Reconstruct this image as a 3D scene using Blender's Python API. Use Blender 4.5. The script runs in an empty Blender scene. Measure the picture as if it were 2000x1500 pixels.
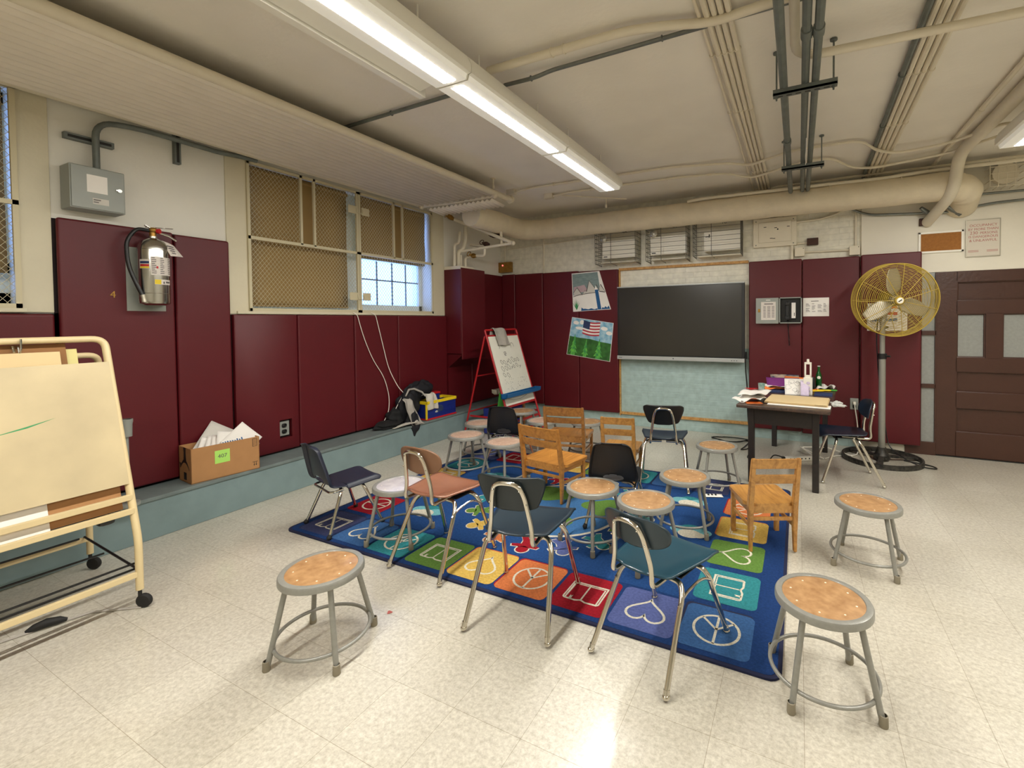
import bpy, bmesh, math, random
from mathutils import Vector as V, Matrix, Euler
S = bpy.context.scene
COL = S.collection
random.seed(7)
PI = math.pi
sin, cos = math.sin, math.cos

# ------------------------------------------------------------------ materials
def lin(c):
    out = []
    for v in c:
        v /= 255.0
        out.append(v / 12.92 if v <= 0.04045 else ((v + 0.055) / 1.055) ** 2.4)
    return out

def N(nt, t, **kw):
    n = nt.nodes.new(t)
    for k, v in kw.items():
        setattr(n, k, v)
    return n

def new_mat(name):
    m = bpy.data.materials.new(name)
    m.use_nodes = True
    nt = m.node_tree
    b = nt.nodes['Principled BSDF']
    return m, nt, b

def mat(name, rgb, rough=.5, metal=0., var=0., vscale=8., bump=0., bscale=60., coat=0., coat_r=.1, emit=None, es=0., rgb2=None, detail=6., contrast=.25, spec=None, stretch=None):
    m, nt, b = new_mat(name)
    L = nt.links.new
    c = lin(rgb)
    b.inputs['Base Color'].default_value = (*c, 1)
    b.inputs['Roughness'].default_value = rough
    b.inputs['Metallic'].default_value = metal
    b.inputs['Coat Weight'].default_value = coat
    b.inputs['Coat Roughness'].default_value = coat_r
    if spec is not None:
        b.inputs['Specular IOR Level'].default_value = spec
    tc = None
    if var or bump or rgb2:
        tc = N(nt, 'ShaderNodeTexCoord')
        src = tc.outputs['Object']
        if stretch:
            mp = N(nt, 'ShaderNodeMapping')
            mp.inputs['Scale'].default_value = stretch
            L(src, mp.inputs['Vector'])
            src = mp.outputs['Vector']
    if var or rgb2:
        nz = N(nt, 'ShaderNodeTexNoise')
        nz.inputs['Scale'].default_value = vscale
        nz.inputs['Detail'].default_value = detail
        L(src, nz.inputs['Vector'])
        cr = N(nt, 'ShaderNodeValToRGB')
        a = [x * (1 - var) for x in c] if rgb2 is None else lin(rgb2)
        d = [min(1, x * (1 + var * .6)) for x in c] if rgb2 is None else c
        cr.color_ramp.elements[0].position = .5 - contrast
        cr.color_ramp.elements[1].position = .5 + contrast
        cr.color_ramp.elements[0].color = (*a, 1)
        cr.color_ramp.elements[1].color = (*d, 1)
        L(nz.outputs['Fac'], cr.inputs['Fac'])
        L(cr.outputs['Color'], b.inputs['Base Color'])
    if bump:
        n2 = N(nt, 'ShaderNodeTexNoise')
        n2.inputs['Scale'].default_value = bscale
        n2.inputs['Detail'].default_value = 3
        L(src, n2.inputs['Vector'])
        bp = N(nt, 'ShaderNodeBump')
        bp.inputs['Strength'].default_value = bump
        bp.inputs['Distance'].default_value = .01
        L(n2.outputs['Fac'], bp.inputs['Height'])
        L(bp.outputs['Normal'], b.inputs['Normal'])
    if emit is not None:
        b.inputs['Emission Color'].default_value = (*lin(emit), 1)
        b.inputs['Emission Strength'].default_value = es
    return m

def floor_mat():
    m, nt, b = new_mat('vinyl_tile')
    L = nt.links.new
    geo = N(nt, 'ShaderNodeNewGeometry')
    mp = N(nt, 'ShaderNodeMapping')
    mp.inputs['Location'].default_value = (.284, .17, 0)
    L(geo.outputs['Position'], mp.inputs['Vector'])
    br = N(nt, 'ShaderNodeTexBrick')
    br.offset = 0
    br.inputs['Scale'].default_value = 1
    br.inputs['Brick Width'].default_value = .305
    br.inputs['Row Height'].default_value = .305
    br.inputs['Mortar Size'].default_value = .0010
    br.inputs['Mortar Smooth'].default_value = .2
    br.inputs['Bias'].default_value = 0
    br.inputs['Color1'].default_value = (*lin((208, 203, 191)), 1)
    br.inputs['Color2'].default_value = (*lin((201, 196, 184)), 1)
    br.inputs['Mortar'].default_value = (*lin((160, 151, 134)), 1)
    L(mp.outputs['Vector'], br.inputs['Vector'])
    n1 = N(nt, 'ShaderNodeTexNoise')
    n1.inputs['Scale'].default_value = 55
    n1.inputs['Detail'].default_value = 7
    n1.inputs['Roughness'].default_value = .75
    L(geo.outputs['Position'], n1.inputs['Vector'])
    c1 = N(nt, 'ShaderNodeValToRGB')
    e = c1.color_ramp.elements
    e[0].position = .36; e[0].color = (.62, .59, .54, 1)
    e[1].position = .62; e[1].color = (1.1, 1.1, 1.08, 1)
    L(n1.outputs['Fac'], c1.inputs['Fac'])
    mx = N(nt, 'ShaderNodeMix', data_type='RGBA', blend_type='MULTIPLY')
    mx.inputs['Factor'].default_value = .75
    L(br.outputs['Color'], mx.inputs['A'])
    L(c1.outputs['Color'], mx.inputs['B'])
    n2 = N(nt, 'ShaderNodeTexNoise')
    n2.inputs['Scale'].default_value = 1.3
    n2.inputs['Detail'].default_value = 5
    L(geo.outputs['Position'], n2.inputs['Vector'])
    c2 = N(nt, 'ShaderNodeValToRGB')
    e = c2.color_ramp.elements
    e[0].position = .3; e[0].color = (.86, .85, .82, 1)
    e[1].position = .6; e[1].color = (1, 1, 1, 1)
    L(n2.outputs['Fac'], c2.inputs['Fac'])
    m2 = N(nt, 'ShaderNodeMix', data_type='RGBA', blend_type='MULTIPLY')
    m2.inputs['Factor'].default_value = 1
    L(mx.outputs['Result'], m2.inputs['A'])
    L(c2.outputs['Color'], m2.inputs['B'])
    L(m2.outputs['Result'], b.inputs['Base Color'])
    b.inputs['Roughness'].default_value = .35
    b.inputs['Coat Weight'].default_value = .55
    b.inputs['Coat Roughness'].default_value = .17
    b.inputs['Coat IOR'].default_value = 1.6
    bp = N(nt, 'ShaderNodeBump')
    bp.inputs['Strength'].default_value = .05
    bp.inputs['Distance'].default_value = .004
    L(n1.outputs['Fac'], bp.inputs['Height'])
    L(bp.outputs['Normal'], b.inputs['Normal'])
    return m

def brick_mat(name, rgb, rgb_low=None, zsplit=0.0):
    """painted brick: courses in the XZ plane, a second paint colour below a painted line"""
    m, nt, b = new_mat(name)
    L = nt.links.new
    geo = N(nt, 'ShaderNodeNewGeometry')
    sx = N(nt, 'ShaderNodeSeparateXYZ')
    cx = N(nt, 'ShaderNodeCombineXYZ')
    L(geo.outputs['Position'], sx.inputs[0])
    L(sx.outputs['X'], cx.inputs['X'])
    L(sx.outputs['Z'], cx.inputs['Y'])
    br = N(nt, 'ShaderNodeTexBrick')
    br.inputs['Scale'].default_value = 1
    br.inputs['Brick Width'].default_value = .21
    br.inputs['Row Height'].default_value = .071
    br.inputs['Mortar Size'].default_value = .005
    br.inputs['Mortar Smooth'].default_value = 1.
    L(cx.outputs[0], br.inputs['Vector'])
    nz = N(nt, 'ShaderNodeTexNoise')
    nz.inputs['Scale'].default_value = 14
    nz.inputs['Detail'].default_value = 6
    L(geo.outputs['Position'], nz.inputs['Vector'])
    def tint(c):
        cr = N(nt, 'ShaderNodeValToRGB')
        a = lin(c)
        cr.color_ramp.elements[0].color = (*[x * .86 for x in a], 1)
        cr.color_ramp.elements[1].color = (*[min(1, x * 1.08) for x in a], 1)
        cr.color_ramp.elements[0].position = .3
        cr.color_ramp.elements[1].position = .7
        L(nz.outputs['Fac'], cr.inputs['Fac'])
        return cr.outputs['Color']
    col = tint(rgb)
    if rgb_low:
        gt = N(nt, 'ShaderNodeMath', operation='GREATER_THAN')
        gt.inputs[1].default_value = zsplit
        L(sx.outputs['Z'], gt.inputs[0])
        mx = N(nt, 'ShaderNodeMix', data_type='RGBA')
        L(gt.outputs[0], mx.inputs['Factor'])
        L(tint(rgb_low), mx.inputs['A'])
        L(col, mx.inputs['B'])
        col = mx.outputs['Result']
    L(col, b.inputs['Base Color'])
    b.inputs['Roughness'].default_value = .42
    ad = N(nt, 'ShaderNodeMath', operation='MULTIPLY_ADD')
    ad.inputs[1].default_value = .35
    L(nz.outputs['Fac'], ad.inputs[0])
    iv = N(nt, 'ShaderNodeMath', operation='SUBTRACT')
    iv.inputs[0].default_value = 1
    L(br.outputs['Fac'], iv.inputs[1])
    L(iv.outputs[0], ad.inputs[2])
    bp = N(nt, 'ShaderNodeBump')
    bp.inputs['Strength'].default_value = .5
    bp.inputs['Distance'].default_value = .004
    L(ad.outputs[0], bp.inputs['Height'])
    L(bp.outputs['Normal'], b.inputs['Normal'])
    return m

def wood_mat(name, light, dark, rough=.35, coat=.3, scale=1.):
    m, nt, b = new_mat(name)
    L = nt.links.new
    tc = N(nt, 'ShaderNodeTexCoord')
    mp = N(nt, 'ShaderNodeMapping')
    mp.inputs['Scale'].default_value = (10 * scale, 1.6 * scale, 9 * scale)
    L(tc.outputs['Object'], mp.inputs['Vector'])
    nz = N(nt, 'ShaderNodeTexNoise')
    nz.inputs['Scale'].default_value = 2.2
    nz.inputs['Detail'].default_value = 8
    nz.inputs['Distortion'].default_value = 1.4
    L(mp.outputs['Vector'], nz.inputs['Vector'])
    mp2 = N(nt, 'ShaderNodeMapping')
    mp2.inputs['Scale'].default_value = (160 * scale, 6 * scale, 60 * scale)
    L(tc.outputs['Object'], mp2.inputs['Vector'])
    n2 = N(nt, 'ShaderNodeTexNoise')
    n2.inputs['Scale'].default_value = 1.5
    L(mp2.outputs['Vector'], n2.inputs['Vector'])
    ad = N(nt, 'ShaderNodeMath', operation='MULTIPLY_ADD')
    ad.inputs[1].default_value = .22
    L(n2.outputs['Fac'], ad.inputs[0])
    L(nz.outputs['Fac'], ad.inputs[2])
    cr = N(nt, 'ShaderNodeValToRGB')
    cr.color_ramp.elements[0].position = .40
    cr.color_ramp.elements[1].position = .74
    cr.color_ramp.elements[0].color = (*lin(dark), 1)
    cr.color_ramp.elements[1].color = (*lin(light), 1)
    L(ad.outputs[0], cr.inputs['Fac'])
    L(cr.outputs['Color'], b.inputs['Base Color'])
    b.inputs['Roughness'].default_value = rough
    b.inputs['Coat Weight'].default_value = coat
    b.inputs['Coat Roughness'].default_value = .2
    return m

def carpet_mat(name, rgb):
    return mat(name, rgb, rough=.95, var=.28, vscale=75, bump=.5, bscale=220, detail=8, spec=.1)

def glass_mat(name, rgb, rough=.05, alpha=.25):
    m, nt, b = new_mat(name)
    L = nt.links.new
    b.inputs['Base Color'].default_value = (*lin(rgb), 1)
    b.inputs['Roughness'].default_value = rough
    tr = N(nt, 'ShaderNodeBsdfTransparent')
    tr.inputs['Color'].default_value = (.95, .97, 1, 1)
    mx = N(nt, 'ShaderNodeMixShader')
    mx.inputs['Fac'].default_value = alpha
    L(tr.outputs[0], mx.inputs[1])
    L(b.outputs[0], mx.inputs[2])
    L(mx.outputs[0], nt.nodes['Material Output'].inputs['Surface'])
    return m

def bottle_mat(name, rgb):
    m, nt, b = new_mat(name)
    b.inputs['Base Color'].default_value = (*lin(rgb), 1)
    b.inputs['Roughness'].default_value = .05
    b.inputs['Transmission Weight'].default_value = .55
    b.inputs['IOR'].default_value = 1.45
    return m

def frosted_mat(name, rgb):
    m, nt, b = new_mat(name)
    L = nt.links.new
    t = N(nt, 'ShaderNodeBsdfTranslucent')
    t.inputs['Color'].default_value = (*lin(rgb), 1)
    d = N(nt, 'ShaderNodeBsdfTransparent')
    d.inputs['Color'].default_value = (*lin(rgb), 1)
    mx = N(nt, 'ShaderNodeMixShader')
    mx.inputs['Fac'].default_value = .45
    L(t.outputs[0], mx.inputs[1])
    L(d.outputs[0], mx.inputs[2])
    L(mx.outputs[0], nt.nodes['Material Output'].inputs['Surface'])
    return m

M = dict(
    floor=floor_mat(),
    ceiling=mat('ceiling_paint', (236, 231, 220), .8, var=.05, vscale=2.5, bump=.15, bscale=30),
    wall=mat('wall_paint', (226, 223, 212), .55, var=.04, vscale=3, bump=.12, bscale=25),
    plaster=mat('door_wall_paint', (226, 220, 204), .5, var=.04, vscale=4, bump=.12, bscale=30),
    cream=mat('cream_paint', (210, 202, 176), .5, var=.05, vscale=5, bump=.1, bscale=40),
    brick=brick_mat('painted_brick', (218, 211, 192)),
    brick_low=brick_mat('painted_brick_teal', (168, 191, 188)),
    brick_two=brick_mat('painted_brick_two_tone', (226, 222, 206), (168, 191, 188), 1.12),
    ledge=mat('ledge_paint', (122, 142, 144), .45, var=.12, vscale=6, bump=.15, bscale=30),
    ledgetop=mat('ledge_top_paint', (110, 122, 121), .5, var=.2, vscale=9),
    pad=mat('maroon_vinyl', (88, 17, 25), .42, var=.08, vscale=5, bump=.1, bscale=350, spec=.4),
    gap=mat('gap_shade', (28, 12, 13), .8),
    pipe=mat('white_pipe_paint', (222, 213, 192), .5, var=.05, vscale=9, bump=.12, bscale=40),
    bigpipe=mat('canvas_pipe_wrap', (228, 216, 190), .6, var=.09, vscale=7, bump=.35, bscale=22),
    panelw=mat('radiant_panel_paint', (232, 224, 210), .55, var=.06, vscale=6),
    galv=mat('galvanised_conduit', (126, 130, 126), .38, .75, var=.15, vscale=20),
    galv_d=mat('dark_conduit', (112, 118, 114), .5, .3, var=.2, vscale=15),
    lightbody=mat('enamel_white', (235, 233, 224), .4),
    lens=mat('light_lens', (250, 250, 244), .4, emit=(255, 252, 244), es=1),
    lens_side=mat('light_lens_side', (250, 250, 244), .4, emit=(255, 251, 240), es=1),
    grey=mat('hammered_grey', (140, 139, 132), .36, .15, var=.1, vscale=60, bump=.08, bscale=200, coat=.25),
    board=mat('hardboard', (180, 140, 96), .5, vscale=24, rgb2=(146, 106, 66), detail=10, contrast=.2, coat=.2),
    board_p=mat('hardboard_pale', (200, 170, 150), .5, rgb2=(172, 138, 116), vscale=22, detail=9, contrast=.25, coat=.3),
    board_glare=mat('hardboard_glare', (206, 200, 200), .42, rgb2=(166, 158, 166), vscale=14, detail=9, contrast=.25, coat=.3),  # whitish window glare put into the hardboard colour
    rivet=mat('rivet_white', (228, 218, 196), .3, .3),
    rubber=mat('rubber_foot', (138, 130, 112), .8),
    blackrub=mat('black_rubber', (24, 23, 22), .7),
    chrome=mat('chrome', (214, 208, 196), .13, 1.),
    steel=mat('stainless', (190, 188, 180), .22, 1.),
    alu=mat('aluminium', (176, 170, 154), .42, .7, var=.1),
    dkgreen=mat('dark_green_plastic', (16, 30, 36), .42, var=.15, vscale=12, coat=.15),
    dkgreenseat=mat('dark_teal_plastic', (14, 38, 52), .38, var=.12, vscale=12, coat=.2),
    teal=mat('teal_plastic', (16, 60, 76), .3, var=.06, coat=.3),
    tealback=mat('grey_teal_plastic', (32, 50, 60), .4, var=.08, coat=.15),
    navy=mat('navy_plastic', (24, 36, 52), .4, var=.1, coat=.2),
    navyshell=mat('navy_shell_plastic', (34, 38, 52), .42, bump=.1, bscale=300),
    blackshell=mat('black_shell_plastic', (22, 23, 27), .5, bump=.12, bscale=300),
    brownply=mat('brown_laminate', (146, 98, 76), .22, var=.08, vscale=12, coat=.45, coat_r=.15),
    brownback=mat('brown_back_laminate', (128, 92, 68), .4, var=.1, vscale=10),
    oak=wood_mat('oak', (190, 138, 70), (150, 102, 48)),
    oak_b=wood_mat('oak_brown', (168, 116, 58), (130, 84, 40)),
    oak_y=wood_mat('oak_honey', (194, 134, 62), (160, 106, 46)),
    darkwood=wood_mat('dark_desk_wood', (32, 24, 20), (16, 12, 10), .5, .08),
    desktop=wood_mat('desk_top_wood', (78, 60, 50), (44, 33, 28), .35, .3),
    rawwood=wood_mat('raw_pine', (206, 160, 96), (166, 116, 58), .6, 0),
    door=mat('brown_door_paint', (70, 42, 32), .36, var=.1, vscale=6, bump=.22, bscale=30),
    doorglass=mat('door_wire_glass', (150, 152, 148), .25, var=.1, vscale=40, bump=.2, bscale=90),
    tan=mat('tan_shade', (156, 128, 78), .75, var=.06, vscale=6),
    mesh=mat('mesh_paint', (202, 192, 160), .5),
    sillw=mat('window_white', (226, 232, 226), .45),
    frost=frosted_mat('frosted_glass', (186, 206, 240)),
    screen=mat('screen_glass', (44, 42, 38), .22, var=.03, spec=.6),
    black=mat('black_plastic', (18, 18, 19), .4),
    blackpaint=mat('black_cast_iron', (30, 30, 28), .5, .2, rgb2=(70, 66, 60), vscale=35, contrast=.12),
    silver=mat('silver_plastic', (176, 178, 176), .4, .2),
    white=mat('white_plastic', (236, 232, 220), .4),
    offwhite=mat('offwhite_metal', (216, 208, 188), .45, var=.05),
    dark=mat('dark_mark', (30, 28, 26), .6),
    paper=mat('paper_white', (236, 232, 226), .8, var=.03, vscale=12),
    paper_g=mat('paper_grey', (204, 200, 192), .8, var=.06, vscale=12),
    manila=mat('manila_card', (212, 188, 142), .7, var=.03),
    whiteboard=mat('whiteboard', (222, 220, 208), .3, var=.04, vscale=8),
    pencil=mat('marker_grey', (98, 94, 90), .8),
    creamframe=mat('cream_enamel', (212, 192, 148), .4, var=.03),
    creamboard=mat('cream_board', (200, 182, 142), .42, rgb2=(176, 160, 126), vscale=3, contrast=.2, detail=8),
    cardboard=mat('cardboard', (172, 126, 80), .8, var=.06, vscale=14),
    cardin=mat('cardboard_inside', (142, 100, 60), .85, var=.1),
    red=mat('red_enamel', (168, 26, 32), .4),
    redp=mat('red_plastic', (186, 30, 36), .4),
    yellowp=mat('yellow_plastic', (236, 206, 34), .4),
    bluep=mat('blue_plastic', (26, 42, 120), .35, var=.1, vscale=25),
    bluetray=mat('blue_tray', (24, 92, 148), .35),
    greenp=mat('green_card', (70, 160, 60), .7),
    fanyellow=mat('fan_yellow', (178, 152, 62), .45, .1),
    polegrey=mat('pole_grey', (150, 148, 140), .4, .5, var=.1),
    brass=mat('brass', (168, 128, 62), .4, .8, var=.3, vscale=40),
    rust=mat('rusty_valve', (72, 46, 36), .7, .2, var=.3, vscale=40),
    cork=mat('cork', (160, 106, 52), .9, var=.18, vscale=60),
    signpanel=mat('sign_panel', (216, 208, 194), .18, coat=.5),
    signred=mat('sign_red', (168, 88, 82), .6),
    boxgrey=mat('grey_steel_box', (148, 152, 146), .45, .1, var=.06),
    greypaint=mat('grey_primer', (150, 154, 146), .6, var=.06),
    cloth=mat('grey_cloth', (166, 160, 152), .9, var=.14, vscale=14, bump=.3, bscale=50),
    cloth_l=mat('pale_cloth', (196, 190, 178), .9, var=.1, vscale=14, bump=.3, bscale=50),
    darkcloth=mat('navy_jacket', (13, 14, 22), .75, var=.3, vscale=14, bump=.4, bscale=30),
    blackcloth=mat('black_fabric', (14, 14, 16), .85, var=.3, vscale=12, bump=.3, bscale=40),
    lime=mat('green_note', (170, 224, 104), .7),
    purple=mat('purple_paper', (112, 40, 112), .7),
    orange=mat('orange_paper', (236, 128, 56), .7),
    lilac=mat('lilac_paper', (206, 192, 216), .7, var=.1, vscale=40),
    glassg=bottle_mat('green_glass', (24, 110, 40)),
    cup=mat('milky_cup', (196, 208, 204), .4, rgb2=(96, 160, 140), vscale=18, contrast=.12),
    bag=glass_mat('plastic_bag', (226, 226, 220), .3, .55),
    mag=mat('magazine', (190, 170, 150), .5, rgb2=(50, 60, 90), vscale=14, contrast=.1),
    label_y=mat('label_yellow', (224, 196, 40), .6),
    paleyellow=mat('pale_yellow_card', (214, 202, 136), .7),
    label_w=mat('label_white', (216, 208, 200), .6, var=.12, vscale=90),
    label_blk=mat('label_print', (90, 84, 84), .7),
    led=mat('red_led', (255, 80, 80), .4, emit=(255, 90, 90), es=3),
    wire=mat('cage_wire', (96, 92, 82), .5, .3),
    chromelamp=mat('lamp_glass', (196, 194, 186), .12, .6),
    # rug
    r_blue=carpet_mat('rug_blue', (36, 70, 122)),
    r_mid=carpet_mat('rug_mid_blue', (62, 106, 154)),
    r_sq=carpet_mat('rug_square_blue', (58, 94, 142)),
    r_edge=mat('rug_binding', (16, 22, 56), .9),
    r_border=carpet_mat('rug_border', (30, 56, 104)),
    r_navy=carpet_mat('rug_navy', (58, 62, 94)),
    r_teal=carpet_mat('rug_teal', (50, 126, 132)),
    r_green=carpet_mat('rug_green', (92, 126, 58)),
    r_yellow=carpet_mat('rug_yellow', (198, 164, 82)),
    r_orange=carpet_mat('rug_orange', (196, 112, 66)),
    r_red=carpet_mat('rug_red', (144, 26, 38)),
    r_peri=carpet_mat('rug_periwinkle', (84, 94, 144)),
    r_white=carpet_mat('rug_cream', (206, 200, 182)),
    r_aqua=carpet_mat('rug_aqua', (112, 172, 180)),
    p_sky=mat('paint_sky', (106, 164, 196), .7, rgb2=(170, 204, 216), vscale=16, contrast=.15),
    p_grass=mat('paint_grass', (54, 112, 42), .7, rgb2=(36, 84, 30), vscale=14, contrast=.15),
    p_tree=mat('paint_tree', (112, 196, 72), .7, rgb2=(40, 128, 72), vscale=20, contrast=.15),
    p_blue=mat('paint_blue', (30, 88, 140), .7, var=.1, vscale=40),
    p_navy=mat('paint_navy', (40, 56, 96), .7, var=.3, vscale=60),
    p_pink=mat('paint_pink', (186, 160, 166), .8, var=.1, vscale=12),
    p_grey=mat('paint_grey', (140, 158, 156), .8, rgb2=(108, 128, 130), vscale=16, stretch=(1, 1, 6)),
    p_pred=mat('paint_red', (178, 52, 66), .7),
    p_fern=mat('paint_fern', (58, 142, 88), .7),
)

# ------------------------------------------------------------------ mesh builder
def rotm(x=0, y=0, z=0):
    return Euler((math.radians(x), math.radians(y), math.radians(z))).to_matrix()

def fillet(pts, r, n=5, closed=False):
    """round the corners of a polyline"""
    P = [V(p) for p in pts]
    out = []
    m = len(P)
    for i in range(m):
        if not closed and i in (0, m - 1):
            out.append(P[i]); continue
        a, b, c = P[i - 1], P[i], P[(i + 1) % m]
        da, dc = (a - b), (c - b)
        rr = min(r, da.length * .48, dc.length * .48)
        p0, p1 = b + da.normalized() * rr, b + dc.normalized() * rr
        for k in range(n + 1):
            t = k / n
            out.append(p0 * (1 - t) ** 2 + b * 2 * t * (1 - t) + p1 * t * t)
    return out

class MB:
    def __init__(s, X=None):
        s.bm = bmesh.new(); s.mi = 0; s.X = X; s.bv = False
    def vt(s, p):
        p = V(p)
        return s.bm.verts.new(s.X @ p if s.X else p)
    def fc(s, vs):
        try:
            f = s.bm.faces.new(vs)
        except ValueError:
            return None
        f.material_index = s.mi; f.smooth = True
        return f
    def obox(s, c, d, R=None, bev=0, seg=2):
        R = R or Matrix.Identity(3)
        c = V(c); hx, hy, hz = [x / 2 for x in d]
        vs = [s.vt(c + R @ V((x * hx, y * hy, z * hz))) for x in (-1, 1) for y in (-1, 1) for z in (-1, 1)]
        fs = [s.fc([vs[i] for i in q]) for q in ((0, 1, 3, 2), (4, 6, 7, 5), (0, 4, 5, 1), (2, 3, 7, 6), (0, 2, 6, 4), (1, 5, 7, 3))]
        if bev:
            s.bv = True
            es = {e for f in fs for e in f.edges}
            r = bmesh.ops.bevel(s.bm, geom=list(es), offset=bev, segments=seg, affect='EDGES', profile=.5)
            for f in r['faces']:
                f.smooth = True; f.material_index = s.mi
        return s
    def box(s, x0, x1, y0, y1, z0, z1, bev=0, seg=2):
        return s.obox(((x0 + x1) / 2, (y0 + y1) / 2, (z0 + z1) / 2), (abs(x1 - x0), abs(y1 - y0), abs(z1 - z0)), None, bev, seg)
    def bar(s, a, b, w, h, up=(0, 0, 1), bev=0):
        a, b = V(a), V(b); d = (b - a); L = d.length; d.normalize()
        u = V(up); x = d.cross(u)
        if x.length < 1e-6: x = d.cross(V((1, 0, 0)))
        x.normalize(); u = x.cross(d)
        R = Matrix((x, d, u)).transposed()
        return s.obox((a + b) / 2, (w, L, h), R, bev)
    def tube(s, pts, r, n=10, closed=False, cap=True, flat=None):
        P = [V(p) for p in pts]; m = len(P)
        if isinstance(r, (int, float)): r = [r] * m
        T = []
        for i in range(m):
            a = P[i - 1] if (closed or i > 0) else P[i]
            b = P[(i + 1) % m] if (closed or i < m - 1) else P[i]
            t = (b - a)
            T.append(t.normalized() if t.length > 1e-9 else V((0, 0, 1)))
        ref = V((0, 0, 1)) if abs(T[0].z) < .9 else V((1, 0, 0))
        u = (ref - T[0] * ref.dot(T[0])).normalized()
        rings = []
        for i in range(m):
            u = (u - T[i] * u.dot(T[i]))
            u = u.normalized() if u.length > 1e-6 else T[i].orthogonal().normalized()
            w = T[i].cross(u)
            rings.append([s.vt(P[i] + (u * cos(2 * PI * k / n) + w * sin(2 * PI * k / n) * (flat or 1)) * r[i]) for k in range(n)])
        for i in range(m if closed else m - 1):
            A, B = rings[i], rings[(i + 1) % m]
            off = 0
            if closed and i == m - 1:
                off = min(range(n), key=lambda o: sum((A[k].co - B[(k + o) % n].co).length for k in range(0, n, 3)))
            for k in range(n):
                s.fc([A[k], A[(k + 1) % n], B[(k + 1 + off) % n], B[(k + off) % n]])
        if cap and not closed:
            s.fc(rings[0][::-1]); s.fc(rings[-1])
        return s
    def cyl(s, a, b, r, r2=None, n=16):
        return s.tube([a, b], [r, r if r2 is None else r2], n)
    def lathe(s, prof, n=24, c=(0, 0, 0), R=None, closed=False):
        R = R or Matrix.Identity(3); c = V(c)
        rings = []
        for r, z in prof:
            if r < 1e-6:
                rings.append([s.vt(c + R @ V((0, 0, z)))])
            else:
                rings.append([s.vt(c + R @ V((r * cos(2 * PI * k / n), r * sin(2 * PI * k / n), z))) for k in range(n)])
        q = len(rings)
        for i in range(q if closed else q - 1):
            A, B = rings[i], rings[(i + 1) % q]
            for k in range(n):
                j = (k + 1) % n
                if len(A) == 1 and len(B) == 1: continue
                if len(A) == 1: s.fc([A[0], B[j], B[k]])
                elif len(B) == 1: s.fc([A[k], A[j], B[0]])
                else: s.fc([A[k], A[j], B[j], B[k]])
        return s
    def torus(s, c, R_, r, n=48, m=8, R=None, flat=1):
        prof = [(R_ + r * cos(2 * PI * k / m), r * flat * sin(2 * PI * k / m)) for k in range(m)]
        return s.lathe(prof, n, c, R, closed=True)
    def sphere(s, c, r, n=12, m=8, R=None):
        if isinstance(r, (int, float)): r = (r, r, r)
        R = R or Matrix.Identity(3); c = V(c)
        rings = []
        for i in range(m + 1):
            t = PI * i / m
            if i in (0, m): rings.append([s.vt(c + R @ V((0, 0, r[2] * cos(t))))])
            else: rings.append([s.vt(c + R @ V((r[0] * sin(t) * cos(2 * PI * k / n), r[1] * sin(t) * sin(2 * PI * k / n), r[2] * cos(t)))) for k in range(n)])
        for i in range(m):
            A, B = rings[i], rings[i + 1]
            for k in range(n):
                j = (k + 1) % n
                if len(A) == 1: s.fc([A[0], B[k], B[j]])
                elif len(B) == 1: s.fc([A[k], B[0], A[j]])
                else: s.fc([A[k], B[k], B[j], A[j]])
        return s
    def poly(s, pts):
        f = s.fc([s.vt(p) for p in pts])
        if f: f.smooth = False
        return s
    def prism(s, pts, d):
        """polygon pts (3-D, planar) extruded by vector d"""
        d = V(d)
        a = [s.vt(p) for p in pts]; b = [s.vt(V(p) + d) for p in pts]
        n = len(a)
        s.fc(a[::-1]); s.fc(b)
        for k in range(n): s.fc([a[k], a[(k + 1) % n], b[(k + 1) % n], b[k]])
        return s
    def grid(s, fn, nu, nv, closeu=False):
        g = [[s.vt(fn(u / nu, v / nv)) for u in range(nu + (0 if closeu else 1))] for v in range(nv + 1)]
        w = len(g[0])
        for v in range(nv):
            for u in range(nu):
                s.fc([g[v][u], g[v][(u + 1) % w], g[v + 1][(u + 1) % w], g[v + 1][u]])
        return s
    def strip(s, pts, w, nrm, closed=False):
        """flat ribbon along pts in the plane with normal nrm"""
        P = [V(p) for p in pts]; nrm = V(nrm); m = len(P)
        L, Rr = [], []
        for i in range(m):
            a = P[i - 1] if (closed or i > 0) else P[i]
            b = P[(i + 1) % m] if (closed or i < m - 1) else P[i]
            t = (b - a).normalized(); x = t.cross(nrm).normalized() * w / 2
            if 0 < i < m - 1 or closed:
                d1 = (P[i] - P[i - 1]).normalized(); c_ = max(.45, abs(d1.dot(t)))
                x = x / c_
            L.append(s.vt(P[i] + x)); Rr.append(s.vt(P[i] - x))
        for i in range(m if closed else m - 1):
            j = (i + 1) % m
            f = s.fc([L[i], L[j], Rr[j], Rr[i]])
        return s
    def text(s, txt, size, X, align='CENTER', depth=.0006):
        cu = bpy.data.curves.new('txt', 'FONT')
        cu.body = txt; cu.size = size; cu.align_x = align; cu.extrude = depth; cu.resolution_u = 3
        ob = bpy.data.objects.new('txt', cu)
        COL.objects.link(ob)
        bpy.context.view_layer.update()
        me = bpy.data.meshes.new_from_object(ob)
        vs = [s.vt(X @ v.co) for v in me.vertices]
        for p in me.polygons:
            f = s.fc([vs[i] for i in p.vertices])
            if f: f.smooth = False
        bpy.data.objects.remove(ob); bpy.data.curves.remove(cu); bpy.data.meshes.remove(me)
        return s
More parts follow.
